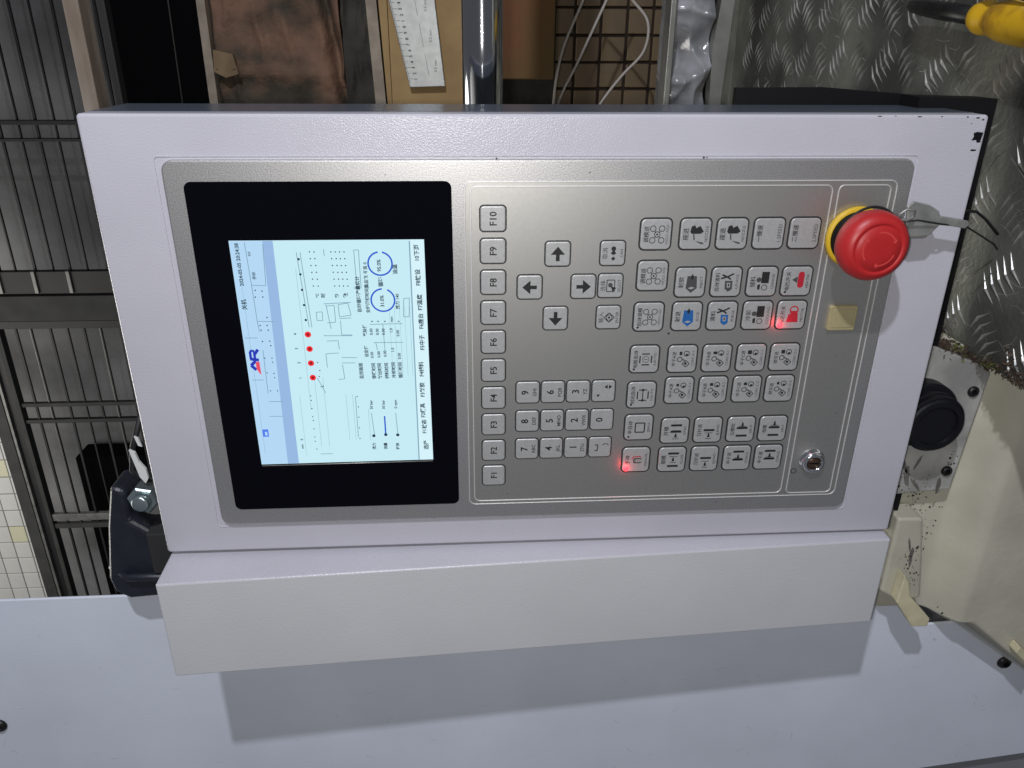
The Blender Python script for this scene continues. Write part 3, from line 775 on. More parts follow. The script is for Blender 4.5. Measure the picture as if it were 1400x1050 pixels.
for a in (20, 140, 260):
    m.annulus(390, 43.6, 9.8, 0.9, 33.38, M['red_mark'], 14, a, a + 70)
    ar = math.radians(a + 80)
    m.poly([(390 + 9.2 * math.cos(ar), 43.6 + 9.2 * math.sin(ar)), (390 + 11 * math.cos(ar - 0.2), 43.6 + 11 * math.sin(ar - 0.2)), (390 + 7.4 * math.cos(ar - 0.2), 43.6 + 7.4 * math.sin(ar - 0.2))], 33.4, M['red_mark'])
m.build("turn_arrow", EB, fix=False)
m = MB((391, 94, 0))
m.slab(384.4, 401.6, 86.6, 102.4, 1.2, 0.1, 2.6, 0.7, M['beige_cap'], seg=3)
m.build("blank_cap", BOX)
m = MB((391, 94, 2.6))
m.slab(386.6, 399.4, 88.4, 100.4, 1.0, 2.5, 2.95, 0.25, M['beige_cap'], seg=3)
m.build("blank_cap_face", BOX)
m = MB((391, 195, 0))
m.lathe(391.4, 195.3, [(8.6, 0.1), (8.6, 0.8), (7.6, 1.2), (7.4, 4.2), (6.4, 5.4), (5.0, 5.6), (4.6, 4.0)], M['chrome'], 40, cap1=False)
LK = m.build("key_switch", BOX)
m = MB((391, 195, 4))
m.lathe(391.4, 195.3, [(4.7, 2.2), (4.7, 4.2), (0.3, 4.3)], M['lockface'], 30)
m.box(388.2, 394.6, 194.8, 195.9, 4.25, 4.5, M['black'])
m.build("lock_core", LK)
m = MB((380, 203, 0))
m.annulus(380.4, 203.2, 2.0, 0.5, 0.2, M['keyrim'], 18)
m.build("position_ring", BOX, fix=False)
# speck of dirt
m = MB((285, 105, 0.3))
for su, sv, sr in ((286.2, 103.4, 0.7), (181, -0.6, 0.5), (296.6, -0.9, 0.6), (298.4, -0.9, 0.4), (270.4, 88, 0.3), (120, 8, 0.3), (233, 7, 0.35), (330, 226, 0.4), (60, 228, 0.3), (402, 160, 0.35), (395, 120, 0.3), (188, 215, 0.3), (300, 216, 0.3)):
    m.disc(su, sv, sr, 0.22, M['grime'], 7)
m.build("speck", BOX, fix=False)

# ================================================================== KEYS ON A WIRE RING
KB = thing("key_bunch", "grey metal keys hanging by a wire ring from the red stop button", "keys", (420, 33, 10))
m = MB((425, 30, 10))
pts = []
for i in range(41):
    a = math.radians(-200 + 215 * i / 40)
    pts.append((395 + 17.4 * math.cos(a) * (1.02), 42.5 + 17.4 * math.sin(a), 11.0 + 1.5 * math.sin(a * 1.5)))
m.tube(pts, 0.8, M['cord'], 8)
m.tube([(409.5, 34, 13), (408, 28, 15), (411, 25.5, 16), (416, 26, 16), (417, 30, 14), (412, 33, 13)], 0.75, M['chrome_worn'], 8)
m.build("wire_ring", KB)
m = MB((425, 30, 8))
def keyplate(m, pts, n0, n1, mt):
    m.prism(pts, n0, n1, mt)
keyplate(m, [(414.5, 25.0), (417.5, 22.2), (427, 24.2), (433, 27.5), (434.8, 30.5), (452, 33.2), (453.6, 35.0), (451.5, 37.8), (436, 35.2), (433.6, 38.0), (431, 41.6), (420, 42.6), (416.2, 40.0), (415.4, 33)], 8.5, 10.6, M['chrome_worn'])
o = m.build("metal_key", KB)
bevel(o, 0.0005)
m = MB((425, 30, 6))
keyplate(m, [(412, 33.6), (418, 32.5), (428, 36.8), (434, 41.0), (431, 44.4), (419, 44.6), (413, 40.8)], 4.6, 6.6, M['chrome_worn'])
o = m.build("metal_key", KB)
bevel(o, 0.0005)
m = MB((440, 35, 0))
m.tube([(409, 33, 13.4), (420, 32, 14), (436, 34.8, 12), (452, 37.4, 6), (468, 42, -14), (486, 50, -26), (502, 58, -32), (508, 62.5, -36)], 0.55, M['cord'], 8)
m.tube([(462, 33, -16), (474, 34.6, -24), (484, 36.8, -30), (494, 42.6, -34), (507, 53, -38)], 0.9, M['cord'], 8)
m.build("cord", KB)

# ================================================================== MACHINE COVER SHEET (real left)
CV = thing("machine_cover", "pale blue-grey painted machine cover sheet beside the control box", "machine cover", (200, 450, -61))
m = MB((200, 450, -60))
m.prism([(-420, 337), (-60, 336), (505, 352), (520, 370), (539, 396), (602, 393), (647, 433), (655, 439), (720, 470), (800, 500), (800, 543), (588, 572), (-420, 706)], -62.5, -60, M['paint_cover'])
bevel(m.build("cover_sheet", CV), 0.0008)
m = MB((200, 620, -80))
m.prism([(-420, 420), (470, 420), (560, 440), (640, 470), (900, 640), (900, 900), (-420, 900)], -110, -72, M['machine_body'])
m.build("backing_sheet", CV)
m = MB((200, 470, -59.9))
R3 = random.Random(5)
for _ in range(70):
    cu, cv = R3.uniform(-260, 640), R3.uniform(430, 560)
    a, ln = R3.gauss(0.2, 0.7), R3.uniform(0.6, 5) 
    m.stroke([(cu, cv), (cu + ln * math.cos(a), cv + ln * math.sin(a)), (cu + 1.8 * ln * math.cos(a + .2), cv + 1.8 * ln * math.sin(a + .2))], R3.uniform(0.12, 0.3), -59.96, M['scuff'])
for _ in range(45):
    m.disc(R3.uniform(-260, 640), R3.uniform(345, 560), R3.uniform(0.15, 0.45), -59.95, M['scuff'], 6)
o = m.build("scuff_marks", CV, fix=False)
o['kind'] = 'stuff'
for cu, cv in ((634, 442), (-231.5, 465)):
    m = MB((cu, cv, -58))
    m.lathe(cu, cv, [(6.4, -60.1), (6.2, -58.6), (4.6, -56.9), (2.9, -56.4)], M['steel_dark'], 24, cap1=False)
    m.lathe(cu, cv, [(2.9, -56.4), (2.7, -58.4), (0.2, -58.5)], M['black'], 6, smooth=False, cap0=False)
    m.build("screw", CV)

# ================================================================== BEIGE MACHINE CASTING
CS = thing("machine_casting", "oily beige cast machine body with round black port, right of the control box", "machine casting", (700, 300, -140))
MB.nearer = 0.933
CS.location = W(680, 280, -110)
prof = [(519, -200), (519, -95), (522, -92), (556, -92)]
for i in range(9):      # rounded shoulder
    a = math.radians(-90 + 110 * i / 8)
    prof.append((562 + 3.6 * i, -92 + 25 * (0.5 - 0.5 * math.cos(math.pi * i / 8))))
prof += [(602, -67.5), (700, -69), (800, -71), (800, -260), (519, -260)]
m = MB((600, 290, -100))
m.loops([[(u, 150 if u > 540 else 158, n) for u, n in prof], [(u, 300, n) for u, n in prof], [(u, 403 if u < 605 else 403 + (u - 605) * 0.89, n) for u, n in prof]], M['beige'], smooth=False)
o = m.build("casting_body", CS)
bevel(o, 0.004, 3)
smooth(o)
m = MB((530, 210, -80))
m.prism([(500, 143), (515, 148), (556, 164), (560, 169), (553, 272), (500, 276)], -92.5, -78, M['flange'])
o = m.build("flange_plate", CS)
bevel(o, 0.0014, 2)
m = MB((514, 200, -70))
m.lathe(508, 198.5, [(26.5, -78.2), (26.5, -68), (25.5, -66.5), (22.5, -66), (22, -62), (23, -61.4), (23, -59), (21.6, -58.4), (21.6, -56), (22.6, -55.4), (22.6, -53), (21, -52.4), (21, -50.4), (19.4, -49.4), (16, -49.2), (15.4, -51.5), (0.5, -51.6)], M['rubber'], 64, smooth=False)
m.build("port", CS)
for cu, cv in ((549.5, 184), (545.5, 254)):
    m = MB((cu, cv, -76))
    m.lathe(cu, cv, [(4.4, -78.2), (4.3, -76.4), (3.2, -75.4), (2.2, -75.2)], M['steel_dark'], 20, cap1=False)
    m.lathe(cu, cv, [(2.2, -75.2), (2.1, -77), (0.2, -77.1)], M['black'], 6, smooth=False, cap0=False)
    m.build("screw", CS)
m = MB((520, 340, -60))
m.prism([(509, 292), (530, 292.5), (541, 346), (546, 374), (526, 376), (510, 366)], -92.5, -68, M['beige'])
bevel(m.build("foot_block", CS), 0.0022, 3)
m = MB((530, 370, -55))
m.prism([(519.5, 341), (525, 349), (529, 363), (552, 388), (551, 396), (537.5, 395.5), (518.5, 369)], -68, -57.4, M['cream'])
bevel(m.build("cream_foot", CS), 0.001, 2)
m = MB((650, 430, -55))
m.prism([(642, 423), (662, 440), (662, 452), (650, 440), (640, 430)], -68, -57.6, M['cream'])
bevel(m.build("cream_foot", CS), 0.001, 2)
# grease blobs and speckles
m = MB((530, 320, -77))
R = random.Random(3)
def blob(cu, cv, r, n, mt, h=0.7):
    k = 8
    ring = []
    for i in range(k):
        a = 2 * math.pi * i / k
        q = r * (0.6 + 0.7 * R.random())
        ring.append((cu + q * math.cos(a), cv + q * math.sin(a)))
    m.loops([[(u, v, n) for u, v in ring], [(cu + (u - cu) * 0.6, cv + (v - cv) * 0.6, n + h) for u, v in ring]], mt, cap0=False)
for cu, cv, sp, cnt, nn in ((508, 262, 7, 16, -77.9), (516, 268, 6, 10, -77.9), (534, 264, 6, 9, -77.9), (528, 335, 7, 26, -67.9), (534, 352, 5, 18, -67.9), (556, 390, 4, 10, -61), (546, 300, 14, 24, -91.8), (536, 285, 7, 22, -91.8), (549, 246, 6, 8, -77.9), (552, 330, 7, 20, -91.8)):
    for _ in range(cnt):
        blob(cu + R.gauss(0, sp * 0.6), cv + R.gauss(0, sp), 0.25 + 1.0 * R.random() ** 3, nn, M['grime'] if R.random() < .7 else M['smear'])
for cu, cv, a, ln, w, nn in ((509, 248, 1.1, 9, 1.6, -77.9), (514, 258, 1.4, 11, 2.0, -77.9), (522, 266, .9, 8, 1.2, -77.9), (520, 246, 1.9, 7, 1.0, -77.9), (528, 330, 1.5, 10, 1.5, -67.9), (524, 318, 1.3, 7, 1.1, -67.9), (542, 268, 1.5, 8, 1.6, -77.9), (506, 286, 1.2, 8, 2, -77)):
    c, s = math.cos(a), math.sin(a)
    pts = []
    for k in range(12):
        t = 2 * math.pi * k / 12
        x, y = ln * math.cos(t) * (0.8 + 0.4 * R.random()), w * math.sin(t) * (0.6 + 0.9 * R.random())
        pts.append((cu + x * c - y * s, cv + x * s + y * c))
    m.poly(pts, nn + 0.05, M['smear'])
o = m.build("grease_spots", CS, fix=False)
o['kind'] = 'stuff'
m = MB((530, 152, -84))
for i in range(520):
    u = 498 + 64 * R.random()
    v = 139 + (u - 498) * 0.37 + R.gauss(0, 2.6) + (4 if R.random() < .2 else 0)
    n = R.uniform(-93, -76.5)
    a = R.random() * 6.28
    ln, w = 0.5 + 2.6 * R.random() ** 2, 0.25 + 0.7 * R.random()
    c, s = math.cos(a), math.sin(a)
    tl = R.gauss(0, 1.0)
    m.face([m.p(u + c * ln - s * w, v + s * ln + c * w, n + tl), m.p(u - c * ln - s * w, v - s * ln + c * w, n - tl),
            m.p(u - c * ln + s * w, v - s * ln - c * w, n - tl), m.p(u + c * ln + s * w, v + s * ln - c * w, n + tl)], M['rust'] if R.random() < .85 else M['moss'])
o = m.build("crusted_dirt", CS, fix=False)
o['kind'] = 'stuff'
MB.nearer = None
# rusty debris lying along the casting's edge
m = MB((520, 147, -60))
for i in range(650):
    t = R.random()
    n = -112 + t * 122
    ve = 152 - 10.5 * min(1, max(0, (n + 108) / 78.0))
    u = 519.5 - abs(R.gauss(0, 1.6))
    v = ve + 1.5 - abs(R.gauss(0, 5.0 + 3.5 * math.sin(t * 9)))
    if R.random() < .35:
        u, v = 519 + R.random() * 26, ve + R.random() * 4 + (3 if n < -80 else 0)
        n = max(n, -79) if u < 560 else n
    a = R.random() * 6.28
    ln = 0.5 + 2.6 * R.random() ** 2.2
    w = 0.2 + 0.6 * R.random()
    c, s = math.cos(a), math.sin(a)
    tl = R.gauss(0, .9)
    pts = [(u - tl, v + s * ln + c * w, n + c * ln - s * w), (u + tl, v - s * ln + c * w, n - c * ln - s * w),
           (u + tl * .8, v - s * ln - c * w, n - c * ln + s * w), (u - tl, v + s * ln - c * w, n + c * ln + s * w)]
    m.face([m.p(*q) for q in pts], M['moss'] if (0.55 < t < 0.75 and R.random() < .3) else M['rust'])
o = m.build("rust_debris", None, fix=False)
o['kind'] = 'stuff'
tag(o, "brown rusty flakes and fibres along the upper edge of the beige casting", "debris")

# ================================================================== CHECKER PLATE
FL = MB((523, 0, -300))
FL.loops([[(u, v, n) for v, n in ((-420, -640), (158, -640), (151.5, -108), (147, -70), (142, -30), (141.5, 120), (-420, 120))] for u in (526, 520)], M['tread'])
FLP = FL.build("checker_plate_platform")
FLP['kind'] = 'structure'
m = MB((520, 0, -300))
cell = 42.0
for i in range(-20, 4):
    for j in range(-13, 11):
        cn, cv = i * cell, j * cell
        if not (-620 < cn < 98 and -400 < cv < 129):
            continue
        a = math.radians(45 if (i + j) % 2 else -45) + R.uniform(-.03, .03)
        c, s = math.cos(a), math.sin(a)
        for k in range(-2, 3):
            off = k * 7.0 + R.uniform(-.25, .25)
            hl = 17.5 - 1.2 * abs(k)
            q = lambda x, y, h: (520 - h, cv + x * c - (y + off) * s, cn + x * s + (y + off) * c)
            bow = 1.6
            base = [q(-hl, bow, -0.3), q(0, 1.2 - bow, -0.3), q(hl, bow, -0.3), q(0, -1.3 - bow, -0.3)]
            B0 = [m.p(*b) for b in base]
            T0 = [m.p(*q(-hl * 0.55, bow * 0.5 - .4, 0.8)), m.p(*q(0, 0.4 - bow, 1.1)), m.p(*q(hl * 0.55, bow * 0.5 - .4, 0.8)), m.p(*q(0, -0.7 - bow, 1.1))]
            for x in range(4):
                y = (x + 1) % 4
                m.face([B0[x], B0[y], T0[y], T0[x]], M['tread_bar'])
            m.face(T0, M['tread_bar'])
o = m.build("tread_bars", FLP)
o['kind'] = 'stuff'
# fine scratches on the plate
m = MB((519.8, 0, -200))
R2 = random.Random(11)
for i in range(520):
    cn, cv = R2.uniform(-560, 60), R2.uniform(-190, 128)
    a = R2.choice((0.9, -0.9, 0.2, 1.4)) + R2.gauss(0, 0.25)
    ln = R2.uniform(2, 11)
    c, s = math.cos(a) * ln, math.sin(a) * ln
    w = R2.uniform(0.10, 0.28)
    k = R2.gauss(0, 0.12) * ln
    P0, P1, P2 = (cv - c, cn - s), (cv - s * 0.1 + k, cn + c * 0.1 + k), (cv + c, cn + s)
    for A_, B_ in ((P0, P1), (P1, P2)):
        m.face([m.p(519.95, A_[0] - w, A_[1]), m.p(519.95, A_[0] + w, A_[1]), m.p(519.95, B_[0] + w, B_[1]), m.p(519.95, B_[0] - w, B_[1])], M['scratch'])
o = m.build("scratches", FLP, fix=False)
o['kind'] = 'stuff'
m = MB((515, 0, -640))
m.box(508, 526, -420, 160, -648, -640.5, M['alu'])
m.build("platform_edge", FLP)
m = MB((540, 0, -1200))
m.box(2600, 2620, -3500, 3500, -3500, 1500, M['floor'])
o = m.build("ground")
o['kind'] = 'structure'
# support of platform and casting, out of view below
m = MB((1500, 0, -300))
m.box(526.5, 2600, -400, 700, -620, -270, M['machine_body'])
o = m.build("machine_base")
o['kind'] = 'structure'

# ================================================================== SCREWDRIVER
SD = thing("screwdriver", "screwdriver with a yellow handle lying on the checker plate", "screwdriver", (518, -76, -110))
m = MB((506, -72, -60))
axp = lambda t: (505.5, -76.6 + (t + 117) * 0.105, t)
hp = []
hr = []
for t, r in ((-111, 6.5), (-109, 9.0), (-104, 10.6), (-99, 10.6), (-95, 9.0), (-91, 9.2), (-87, 11.2), (-76, 12.6), (-55, 13.0), (-30, 13.0), (-12, 12.6), (-6, 9), (-4, 3)):
    hp.append(axp(t))
    hr.append(r)
m.tube(hp, hr, M['handle'], 20)
m.build("handle", SD)
m = MB((505, -80, -150))
m.tube([axp(-200), axp(-196), axp(-182), axp(-150), axp(-108)], [1.6, 4.2, 5.4, 6.2, 5.8], M['steel_dark'], 6)
m.build("blade", SD)
m = MB((500, -92, -80))
m.tube([(498, -93, -100), (498, -89, -72), (499, -84, -45)], 4.0, M['chrome'], 14)
o = m.build("steel_rod")
tag(o, "short bright steel rod lying beside the yellow screwdriver handle", "rod")

# ================================================================== TIE BAR
m = MB((177, -200, -120))
m.tube([(177, -900, -120), (177, -300, -120), (177, -60, -120), (177, 60, -120)], 13.6, M['tie'], 64)
o = m.build("tie_bar")
tag(o, "polished steel tie bar running behind the top edge of the control box", "tie bar")

# ================================================================== CARDBOARD AND RULER
CB = thing("cardboard_box", "ochre cardboard box behind the steel ruler, left of the tie bar", "box", (178, -60, -380))
m = MB((130, -60, -380))
m.box(96, 178, -420, 40, -520, -366, M['card'], 1.5)
m.build("box_side", CB)
m = MB((90, -60, -370))
m.prism([(69, -240), (79, -240), (91, 40), (81, 40)], -420, -372, M['edge_tan'])
m.build("torn_edge", CB)
m = MB((96, -60, -366))
m.prism([(81.5, -240), (95, -240), (95.6, 40), (93, 40)], -420, -368, M['card'])
m.build("flap", CB)
RL = thing("steel_ruler", "steel ruler with etched numbers leaning on the ochre cardboard", "ruler", (150, -60, -358))
m = MB((122, -60, -358))
rp = lambda a, b: (97.9 + (b + 91) * 0.215 + a * (39.5 - (b + 18) * 0.09), b)      # a across, b = v
m.prism([rp(0.0, -240), rp(1.0, -240), rp(0.86, -17.4), rp(0.0, -16.4)], -362, -358, M['ruler'])
bevel(m.build("blade", RL), 0.0006)
m = MB((122, -60, -357))
for i in range(40):
    v = -24 - i * 5.0
    a0 = rp(0.03, v)
    m.stroke([rp(0.0, v), rp(0.10 if i % 2 else 0.14, v)], 0.35, -357.9, M['ink'])
    for j in range(1, 5):
        m.stroke([rp(0.0, v + j * 1.0), rp(0.05, v + j * 1.0)], 0.25, -357.9, M['ink'])
    q = rp(0.22, v + 1.2)
    m.text(str((i + 1) % 10 or 0), q[0], q[1], 4.2, -357.88, M['ink'], bold=0.02)
for i in range(4):
    q = rp(0.72, -30 - i * 26)
    m.text("0.5 mm", q[0], q[1], 3.6, -357.88, M['ink_grey'])
    m.stroke([rp(0.52, -26 - i * 26), rp(0.52, -46 - i * 26)], 0.3, -357.9, M['ink_grey'])
m.build("etched_marks", RL, fix=False)
m = MB((240, -60, -700))
m.box(192, 291, -700, 80, -720, -690, M['sack_dark'], 1.5)  # dark sheet put in for the shadow below the rust-brown box
o = m.build("shade_sheet")
tag(o, "added dark sheet shading the gap behind the rust-brown box, beside the mosaic tiles", "shade sheet")
m = MB((214, -60, -480))
m.box(196, 268, -420, -17, -640, -500, M['card_dark'], 2.0)
o = m.build("rust_brown_box")
tag(o, "rust-brown cardboard box just right of the tie bar", "box")

# ================================================================== SACK
def crumple(name, u0, u1, v0, v1, n, amp, fr, mt, nu=70, nv=50, seed=0.0, parent=None, thick=5, ridge=None, edge=0.0):
    m = MB(((u0 + u1) / 2, (v0 + v1) / 2, n))
    def hgt(u, v):
        if seed > 12:
            q = Vector((u * fr * 1.3, v * fr, seed))
            h = (1 - 2.6 * abs(noise.noise(q))) * amp * 0.7
            h += (1 - 2.4 * abs(noise.noise(Vector((u * fr * 2.4 + v * fr * 1.2, v * fr * 1.7 - u * fr, seed + 4))))) * amp * 0.34
            return h + noise.noise(q * 6) * amp * 0.05
        q = Vector((u * fr, v * fr, seed))
        h = noise.fractal(q, 1.0, 2.0, 5) * amp
        r = 1 - abs(noise.noise(q * 1.9 + Vector((5, 2, 1)))) * 2.2
        h += max(0, r) ** 3 * amp * 0.8
        if ridge:
            h += ridge(u, v)
        return h
    G = [[m.p(u0 + (u1 - u0) * i / nu + noise.noise(Vector((j * .3, seed, i * .02))) * edge * (1 if i in (0, nu) else 0), v0 + (v1 - v0) * j / nv, n + hgt(u0 + (u1 - u0) * i / nu, v0 + (v1 - v0) * j / nv)) for j in range(nv + 1)] for i in range(nu + 1)]
    Bk = [[m.p(u0 + (u1 - u0) * i / nu, v0 + (v1 - v0) * j / nv, n - thick - amp) for j in (0, nv)] for i in (0, nu)]
    for i in range(nu):
        for j in range(nv):
            m.face([G[i][j], G[i + 1][j], G[i + 1][j + 1], G[i][j + 1]], mt, True)
    m.face([Bk[0][0], Bk[1][0]] + [G[i][0] for i in range(nu, -1, -1)], mt)
    m.face([Bk[0][1], Bk[1][1]] + [G[i][nv] for i in range(nu, -1, -1)], mt)
    m.face([Bk[0][0], Bk[0][1]] + [G[0][j] for j in range(nv, -1, -1)], mt)
    m.face([Bk[1][0], Bk[1][1]] + [G[nu][j] for j in range(nv, -1, -1)], mt)
    m.face([Bk[0][0], Bk[0][1], Bk[1][1], Bk[1][0]], mt)
    return m.build(name, parent)
SK = thing("paper_sack", "creased brown paper sack standing behind the control box", "sack", (62, -60, -520))
def rdg(u, v):
    return 16 * math.exp(-((v + 22 - (u + 20) * 0.06) / 7) ** 2) - 22 * math.exp(-((u - 30 - v * 0.14) / 6) ** 2)
crumple("sack_front", -106, 32, -420, 60, -512, 9, 0.012, M['kraft'], ridge=rdg, parent=SK, thick=80, seed=3.1)
crumple("sack_fold", 34, 74, -420, 60, -508, 11, 0.02, M['sack_dark'], nu=30, parent=SK, thick=80, seed=8.4)
m = MB((-92, -35, -490))
m.prism([(-104, -46), (-84, -42), (-80, -22), (-94, -18), (-106, -24)], -500, -492, M['tan'])
m.build("paper_patch", SK)
m = MB((-110, -60, -500))
m.prism([(-116, -240), (-107, -240), (-109, 60), (-118, 60)], -540, -500, M['edge_tan'])
m.build("board_edge", SK)

# ================================================================== DARK CABINET AND WOODEN RAIL
CA = thing("black_cabinet", "black open cabinet between the wooden rail and the paper sack", "cabinet", (-118, -60, -620))
m = MB((-170, -60, -620))
m.box(-244, -119, -420, 120, -700, -560, M['void'], 2)  # solid black stands in for the dark void of the open cabinet
m.build("cabinet_body", CA)
m = MB((-170, -60, -556))
m.tube([(-160, -420, -558), (-168, 120, -558)], 1.0, M['seam'], 6)
m.build("edge_strip", CA)
m = MB((-230, -60, -545))
m.box(-238, -230, -420, 120, -560, -545, M['seam'], 1)
m.build("door_frame", CA)
m = MB((-246, -60, -510))
m.box(-255.5, -239, -420, 160, -530, -500, M['wood'], 1.2)
o = m.build("wooden_rail")
tag(o, "pale worn wooden rail crossing behind the top corner of the control box", "rail")

# ================================================================== GATE
GT = thing("metal_gate", "dark barred metal gate in front of the grey wall and white tiles", "gate", (-600, 500, -1400))
bars = [-922, -886, -841, -800, -762, -722, -676, -634, -590, -550]
for k, u in enumerate(bars):
    m = MB((u, 500, -1400))
    x = 3.6 if k % 2 == 0 else 2.4
    m.box(u - x * .8, u + x * .8, -420, 1900, -1400, -1395, M['gate_dark'], 0.8)
    if k in (1, 5):  # pale highlight on two bars, added as a lighter strip
        m.box(u - x - 1.6, u - x - 0.2, 590, 1900, -1400, -1397, M['gate_light'])
    m.build("bar", GT)
for u0, u1, mt in ((-1026, -996, 'gate_grey'), (-994, -987, 'gate_light'), (-985, -968, 'gate_dark'), (-966, -955, 'gate_grey')):
    m = MB((u0, 500, -1400))
    m.box(u0, u1, -420, 1900, -1412 if mt == 'gate_dark' else -1408, -1386 if mt != 'gate_dark' else -1394, M[mt], 1)
    m.build("rail", GT)
for v0, v1, mt, n1 in ((112, 122, 'gate_dark', -1390), (150, 157, 'gate_dark', -1390), (448, 502, 'gate_dark', -1386), (506, 568, 'gate_grey', -1380), (571, 590, 'gate_dark', -1388),
                       (790, 800, 'gate_grey', -1391), (836, 846, 'gate_dark', -1391), (1120, 1140, 'gate_light', -1390), (1150, 1164, 'gate_grey', -1390)):
    m = MB((-800, v0, -1400))
    m.box(-955, -540, v0, v1, -1403, n1, M[mt], 1)
    m.build("post", GT)
for u in (-922, -841, -762):
    m = MB((u, 476, -1384))
    m.box(u - 5, u + 4, 446, 500, -1386, -1381, M['gate_light'], 1.5)
    m.build("clip", GT)

m = MB((-760, 1500, -1500))
m.box(-952, -400, 1040, 1990, -1640, -1560, M['void'], 6)
o = m.build("dark_cupboard")
tag(o, "black cupboard standing behind the gate's lower bars", "cupboard")

# ================================================================== WALLS
m = MB((-600, 500, -1700))
m.box(-1180, 600, -1600, 2300, -1800, -1660, M['wall_grey'])
o = m.build("back_wall")
o['kind'] = 'structure'
m = MB((-1500, 1200, -1700))
m.box(-2000, -1181, -1600, 2300, -1800, -1706, M['grout'])
TW = m.build("tiled_wall")
TW['kind'] = 'structure'
t = MB((0, 0, 0))
t.slab(-23.2, 23.2, -28.2, 28.2, 2.0, 0, 6, 1.6, M['tile_white'], seg=2, bot=False)
to = t.build("tile")
tmesh = to.data
bpy.data.objects.remove(to)
t = MB((0, 0, 0))
t.slab(-23.2, 23.2, -28.2, 28.2, 2.0, 0, 6, 1.6, M['tile_ivory'], seg=2, bot=False)
to = t.build("tile")
imesh = to.data
bpy.data.objects.remove(to)
for i in range(6):
    for j in range(15):
        u, v = -1212 - i * 49, 850 + j * 60
        o = bpy.data.objects.new("tile", imesh if (i, j) in ((1, 5), (1, 9)) else tmesh)
        COL.objects.link(o)
        o.parent = TW
        o.location = W(u, v, -1706 + random.random() * 0.8) - wloc(TW)
m = MB((400, -40, -905))
m.box(290, 620, -700, 200, -960, -906, M['mosaic_grout'])
MW = m.build("mosaic_wall")
MW['kind'] = 'structure'
t = MB((0, 0, 0))
t.slab(-18.6, 18.6, -17.8, 17.8, 2.0, 0, 5, 1.4, M['mosaic'], seg=2, bot=False)
to = t.build("mosaic_tile")
mm = to.data
bpy.data.objects.remove(to)
for i in range(6):
    for j in range(14):
        u, v = 324.5 + i * 41.4, -442.1 + j * 39.8
        o = bpy.data.objects.new("mosaic_tile", mm)
        COL.objects.link(o)
        o.parent = MW
        o.location = W(u + random.uniform(-.5, .5), v + random.uniform(-.5, .5), -906 + random.random() * 0.7) - wloc(MW)
        o.rotation_euler = (random.uniform(-.02, .02), 0, random.uniform(-.02, .02))

# ================================================================== CABLES, FILM
def spline(pts, k=8):
    P = [Vector(p) for p in pts]
    P = [P[0] * 2 - P[1]] + P + [P[-1] * 2 - P[-2]]
    out = []
    for i in range(1, len(P) - 2):
        for s in range(k):
            t = s / k
            a, b, c, d = P[i - 1:i + 3]
            out.append(tuple(0.5 * ((2 * b) + (c - a) * t + (2 * a - 5 * b + 4 * c - d) * t * t + (3 * b - a - 3 * c + d) * t ** 3)))
    out.append(tuple(P[-2]))
    return out
def cable(pts, lab, r=1.9):
    c = pts[len(pts) // 2]
    m = MB(c)
    m.tube(spline(pts), r, M['cable'], 8)
    tag(m.build("white_cable"), lab, "cable", "white cables hanging over the mosaic tiles")
cable([(345, -160, -700), (326.8, -106, -700), (304, -52, -700), (293, -10, -690), (289, 40, -690)], "thin white cable hanging nearest the rust-brown box")
cable([(385, -160, -710), (359, -106, -705), (323, -30, -700), (305, 5, -700), (288, 46, -700)], "thin white cable slanting across the mosaic tiles")
cable([(350, -150, -710), (394, -107, -705), (416, -80, -700), (413, -44, -700), (385, -13, -700), (358, 22, -700), (340, 60, -705)], "curved white cable looping over the mosaic tiles near the plastic film")
FM = thing("plastic_film", "crumpled clear plastic film with an aluminium strip, left of the checker plate", "plastic film", (478, -40, -560))
crumple("film_sheet", 409, 462, -330, 40, -566, 24, 0.013, M['film'], nu=60, nv=120, parent=FM, thick=8, seed=12.7)
m = MB((410, -40, -540))
m.box(404, 411, -240, 40, -560, -532, M['alu'], 1)
m.build("strip", FM)
m = MB((470, -40, -550))
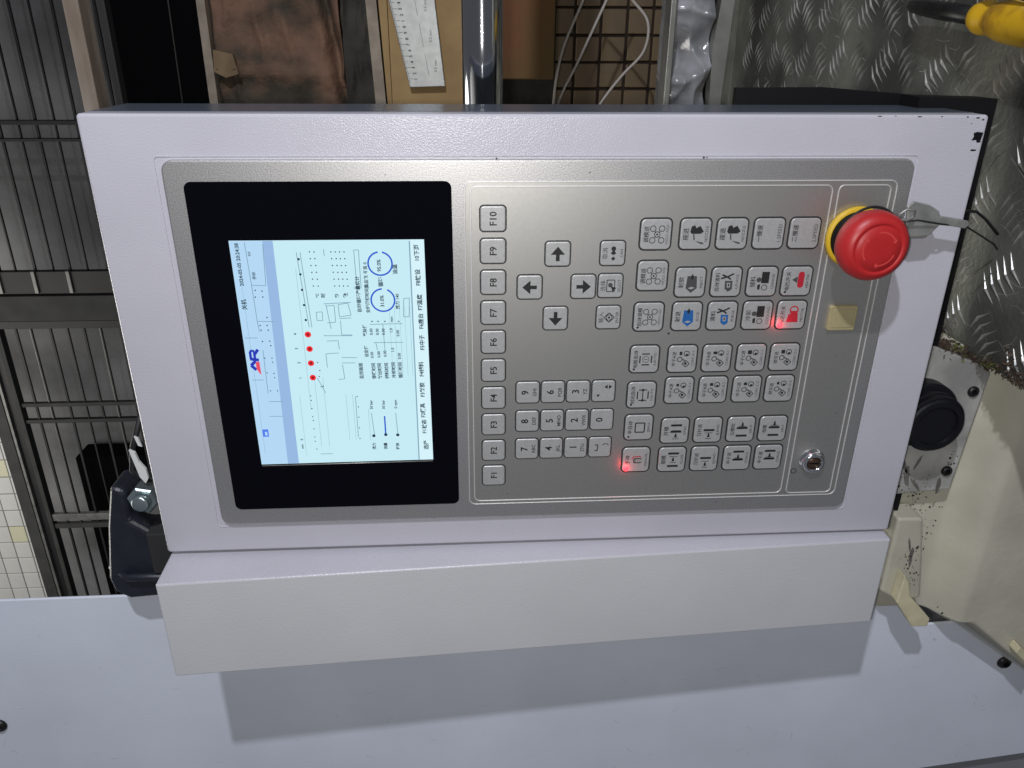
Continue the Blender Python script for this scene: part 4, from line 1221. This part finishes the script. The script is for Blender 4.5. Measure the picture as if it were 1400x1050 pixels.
m.prism([(462, -50), (480, -240), (487, -240), (478, 40), (466, 40)], -566, -548, M['alu'])
m.build("strip", FM)

# ================================================================== BRACKET AT THE TOP END
BR = thing("hinge_bracket", "dark hinge arm with bolt at the top end of the control box", "bracket", (-40, 270, -40))
m = MB((-75, 260, -35))
outline = [(-84, 222), (-74, 226), (-75, 250), (-60, 262), (-40, 262), (-36, 300), (-45, 316), (-88, 319), (-98, 313), (-100, 300), (-92, 255)]
m.prism(outline, -62, -34, M['plastic_dark'])
o = m.build("arm", BR)
bevel(o, 0.004, 3)
m = MB((-75, 300, -30))
m.tube([(-100, 296, -44), (-84, 296, -30), (-40, 296, -30)], 3.0, M['plastic_dark'], 10)
m.build("arm_rib", BR)
m = MB((-60, 275, -28))
m.box(-64, -42, 258, 292, -44, -28, M['gate_grey'], 1.0)
m.build("hinge_leaf", BR)
m = MB((-62, 236, -30))
def hexa(cu, cv, r, n0, n1, mt):
    m.loops([[(cu + rr * math.cos(math.radians(60 * i + 12)), cv + rr * math.sin(math.radians(60 * i + 12)), n) for i in range(6)] for rr, n in ((r, n0), (r, n1 - 1), (r - 1.2, n1))], mt)
hexa(-62, 232, 10.5, -46, -30, M['bolt'])
m.lathe(-62, 232, [(6.2, -30.2), (6, -26), (4.8, -25), (0.3, -24.8)], M['bolt'], 24)
m.build("bolt", BR)
m = MB((-60, 243, -34))
m.lathe(-62, 240, [(14, -52), (14, -46.4), (13, -46)], M['chrome_worn'], 28)
m.build("washer", BR)
m = MB((-62, 205, -30))
m.prism([(-64.5, 193), (-61, 195), (-59.5, 202), (-56, 208), (-55.5, 215), (-58, 219), (-61, 214), (-62.5, 205)], -34, -32, M['tag'])
m.build("tape_tag", BR)
m = MB((-60, 187, -30))
m.prism([(-59.5, 183), (-57, 184.5), (-55.6, 191), (-58, 190)], -34, -32.6, M['tag'])
m.build("tape_tag", BR)
m = MB((-58, 200, -40))
m.tube([(-56, 170, -44), (-66, 196, -42), (-70, 214, -42), (-58, 226, -42)], 2.0, M['cord'], 8)
m.build("wire", BR)
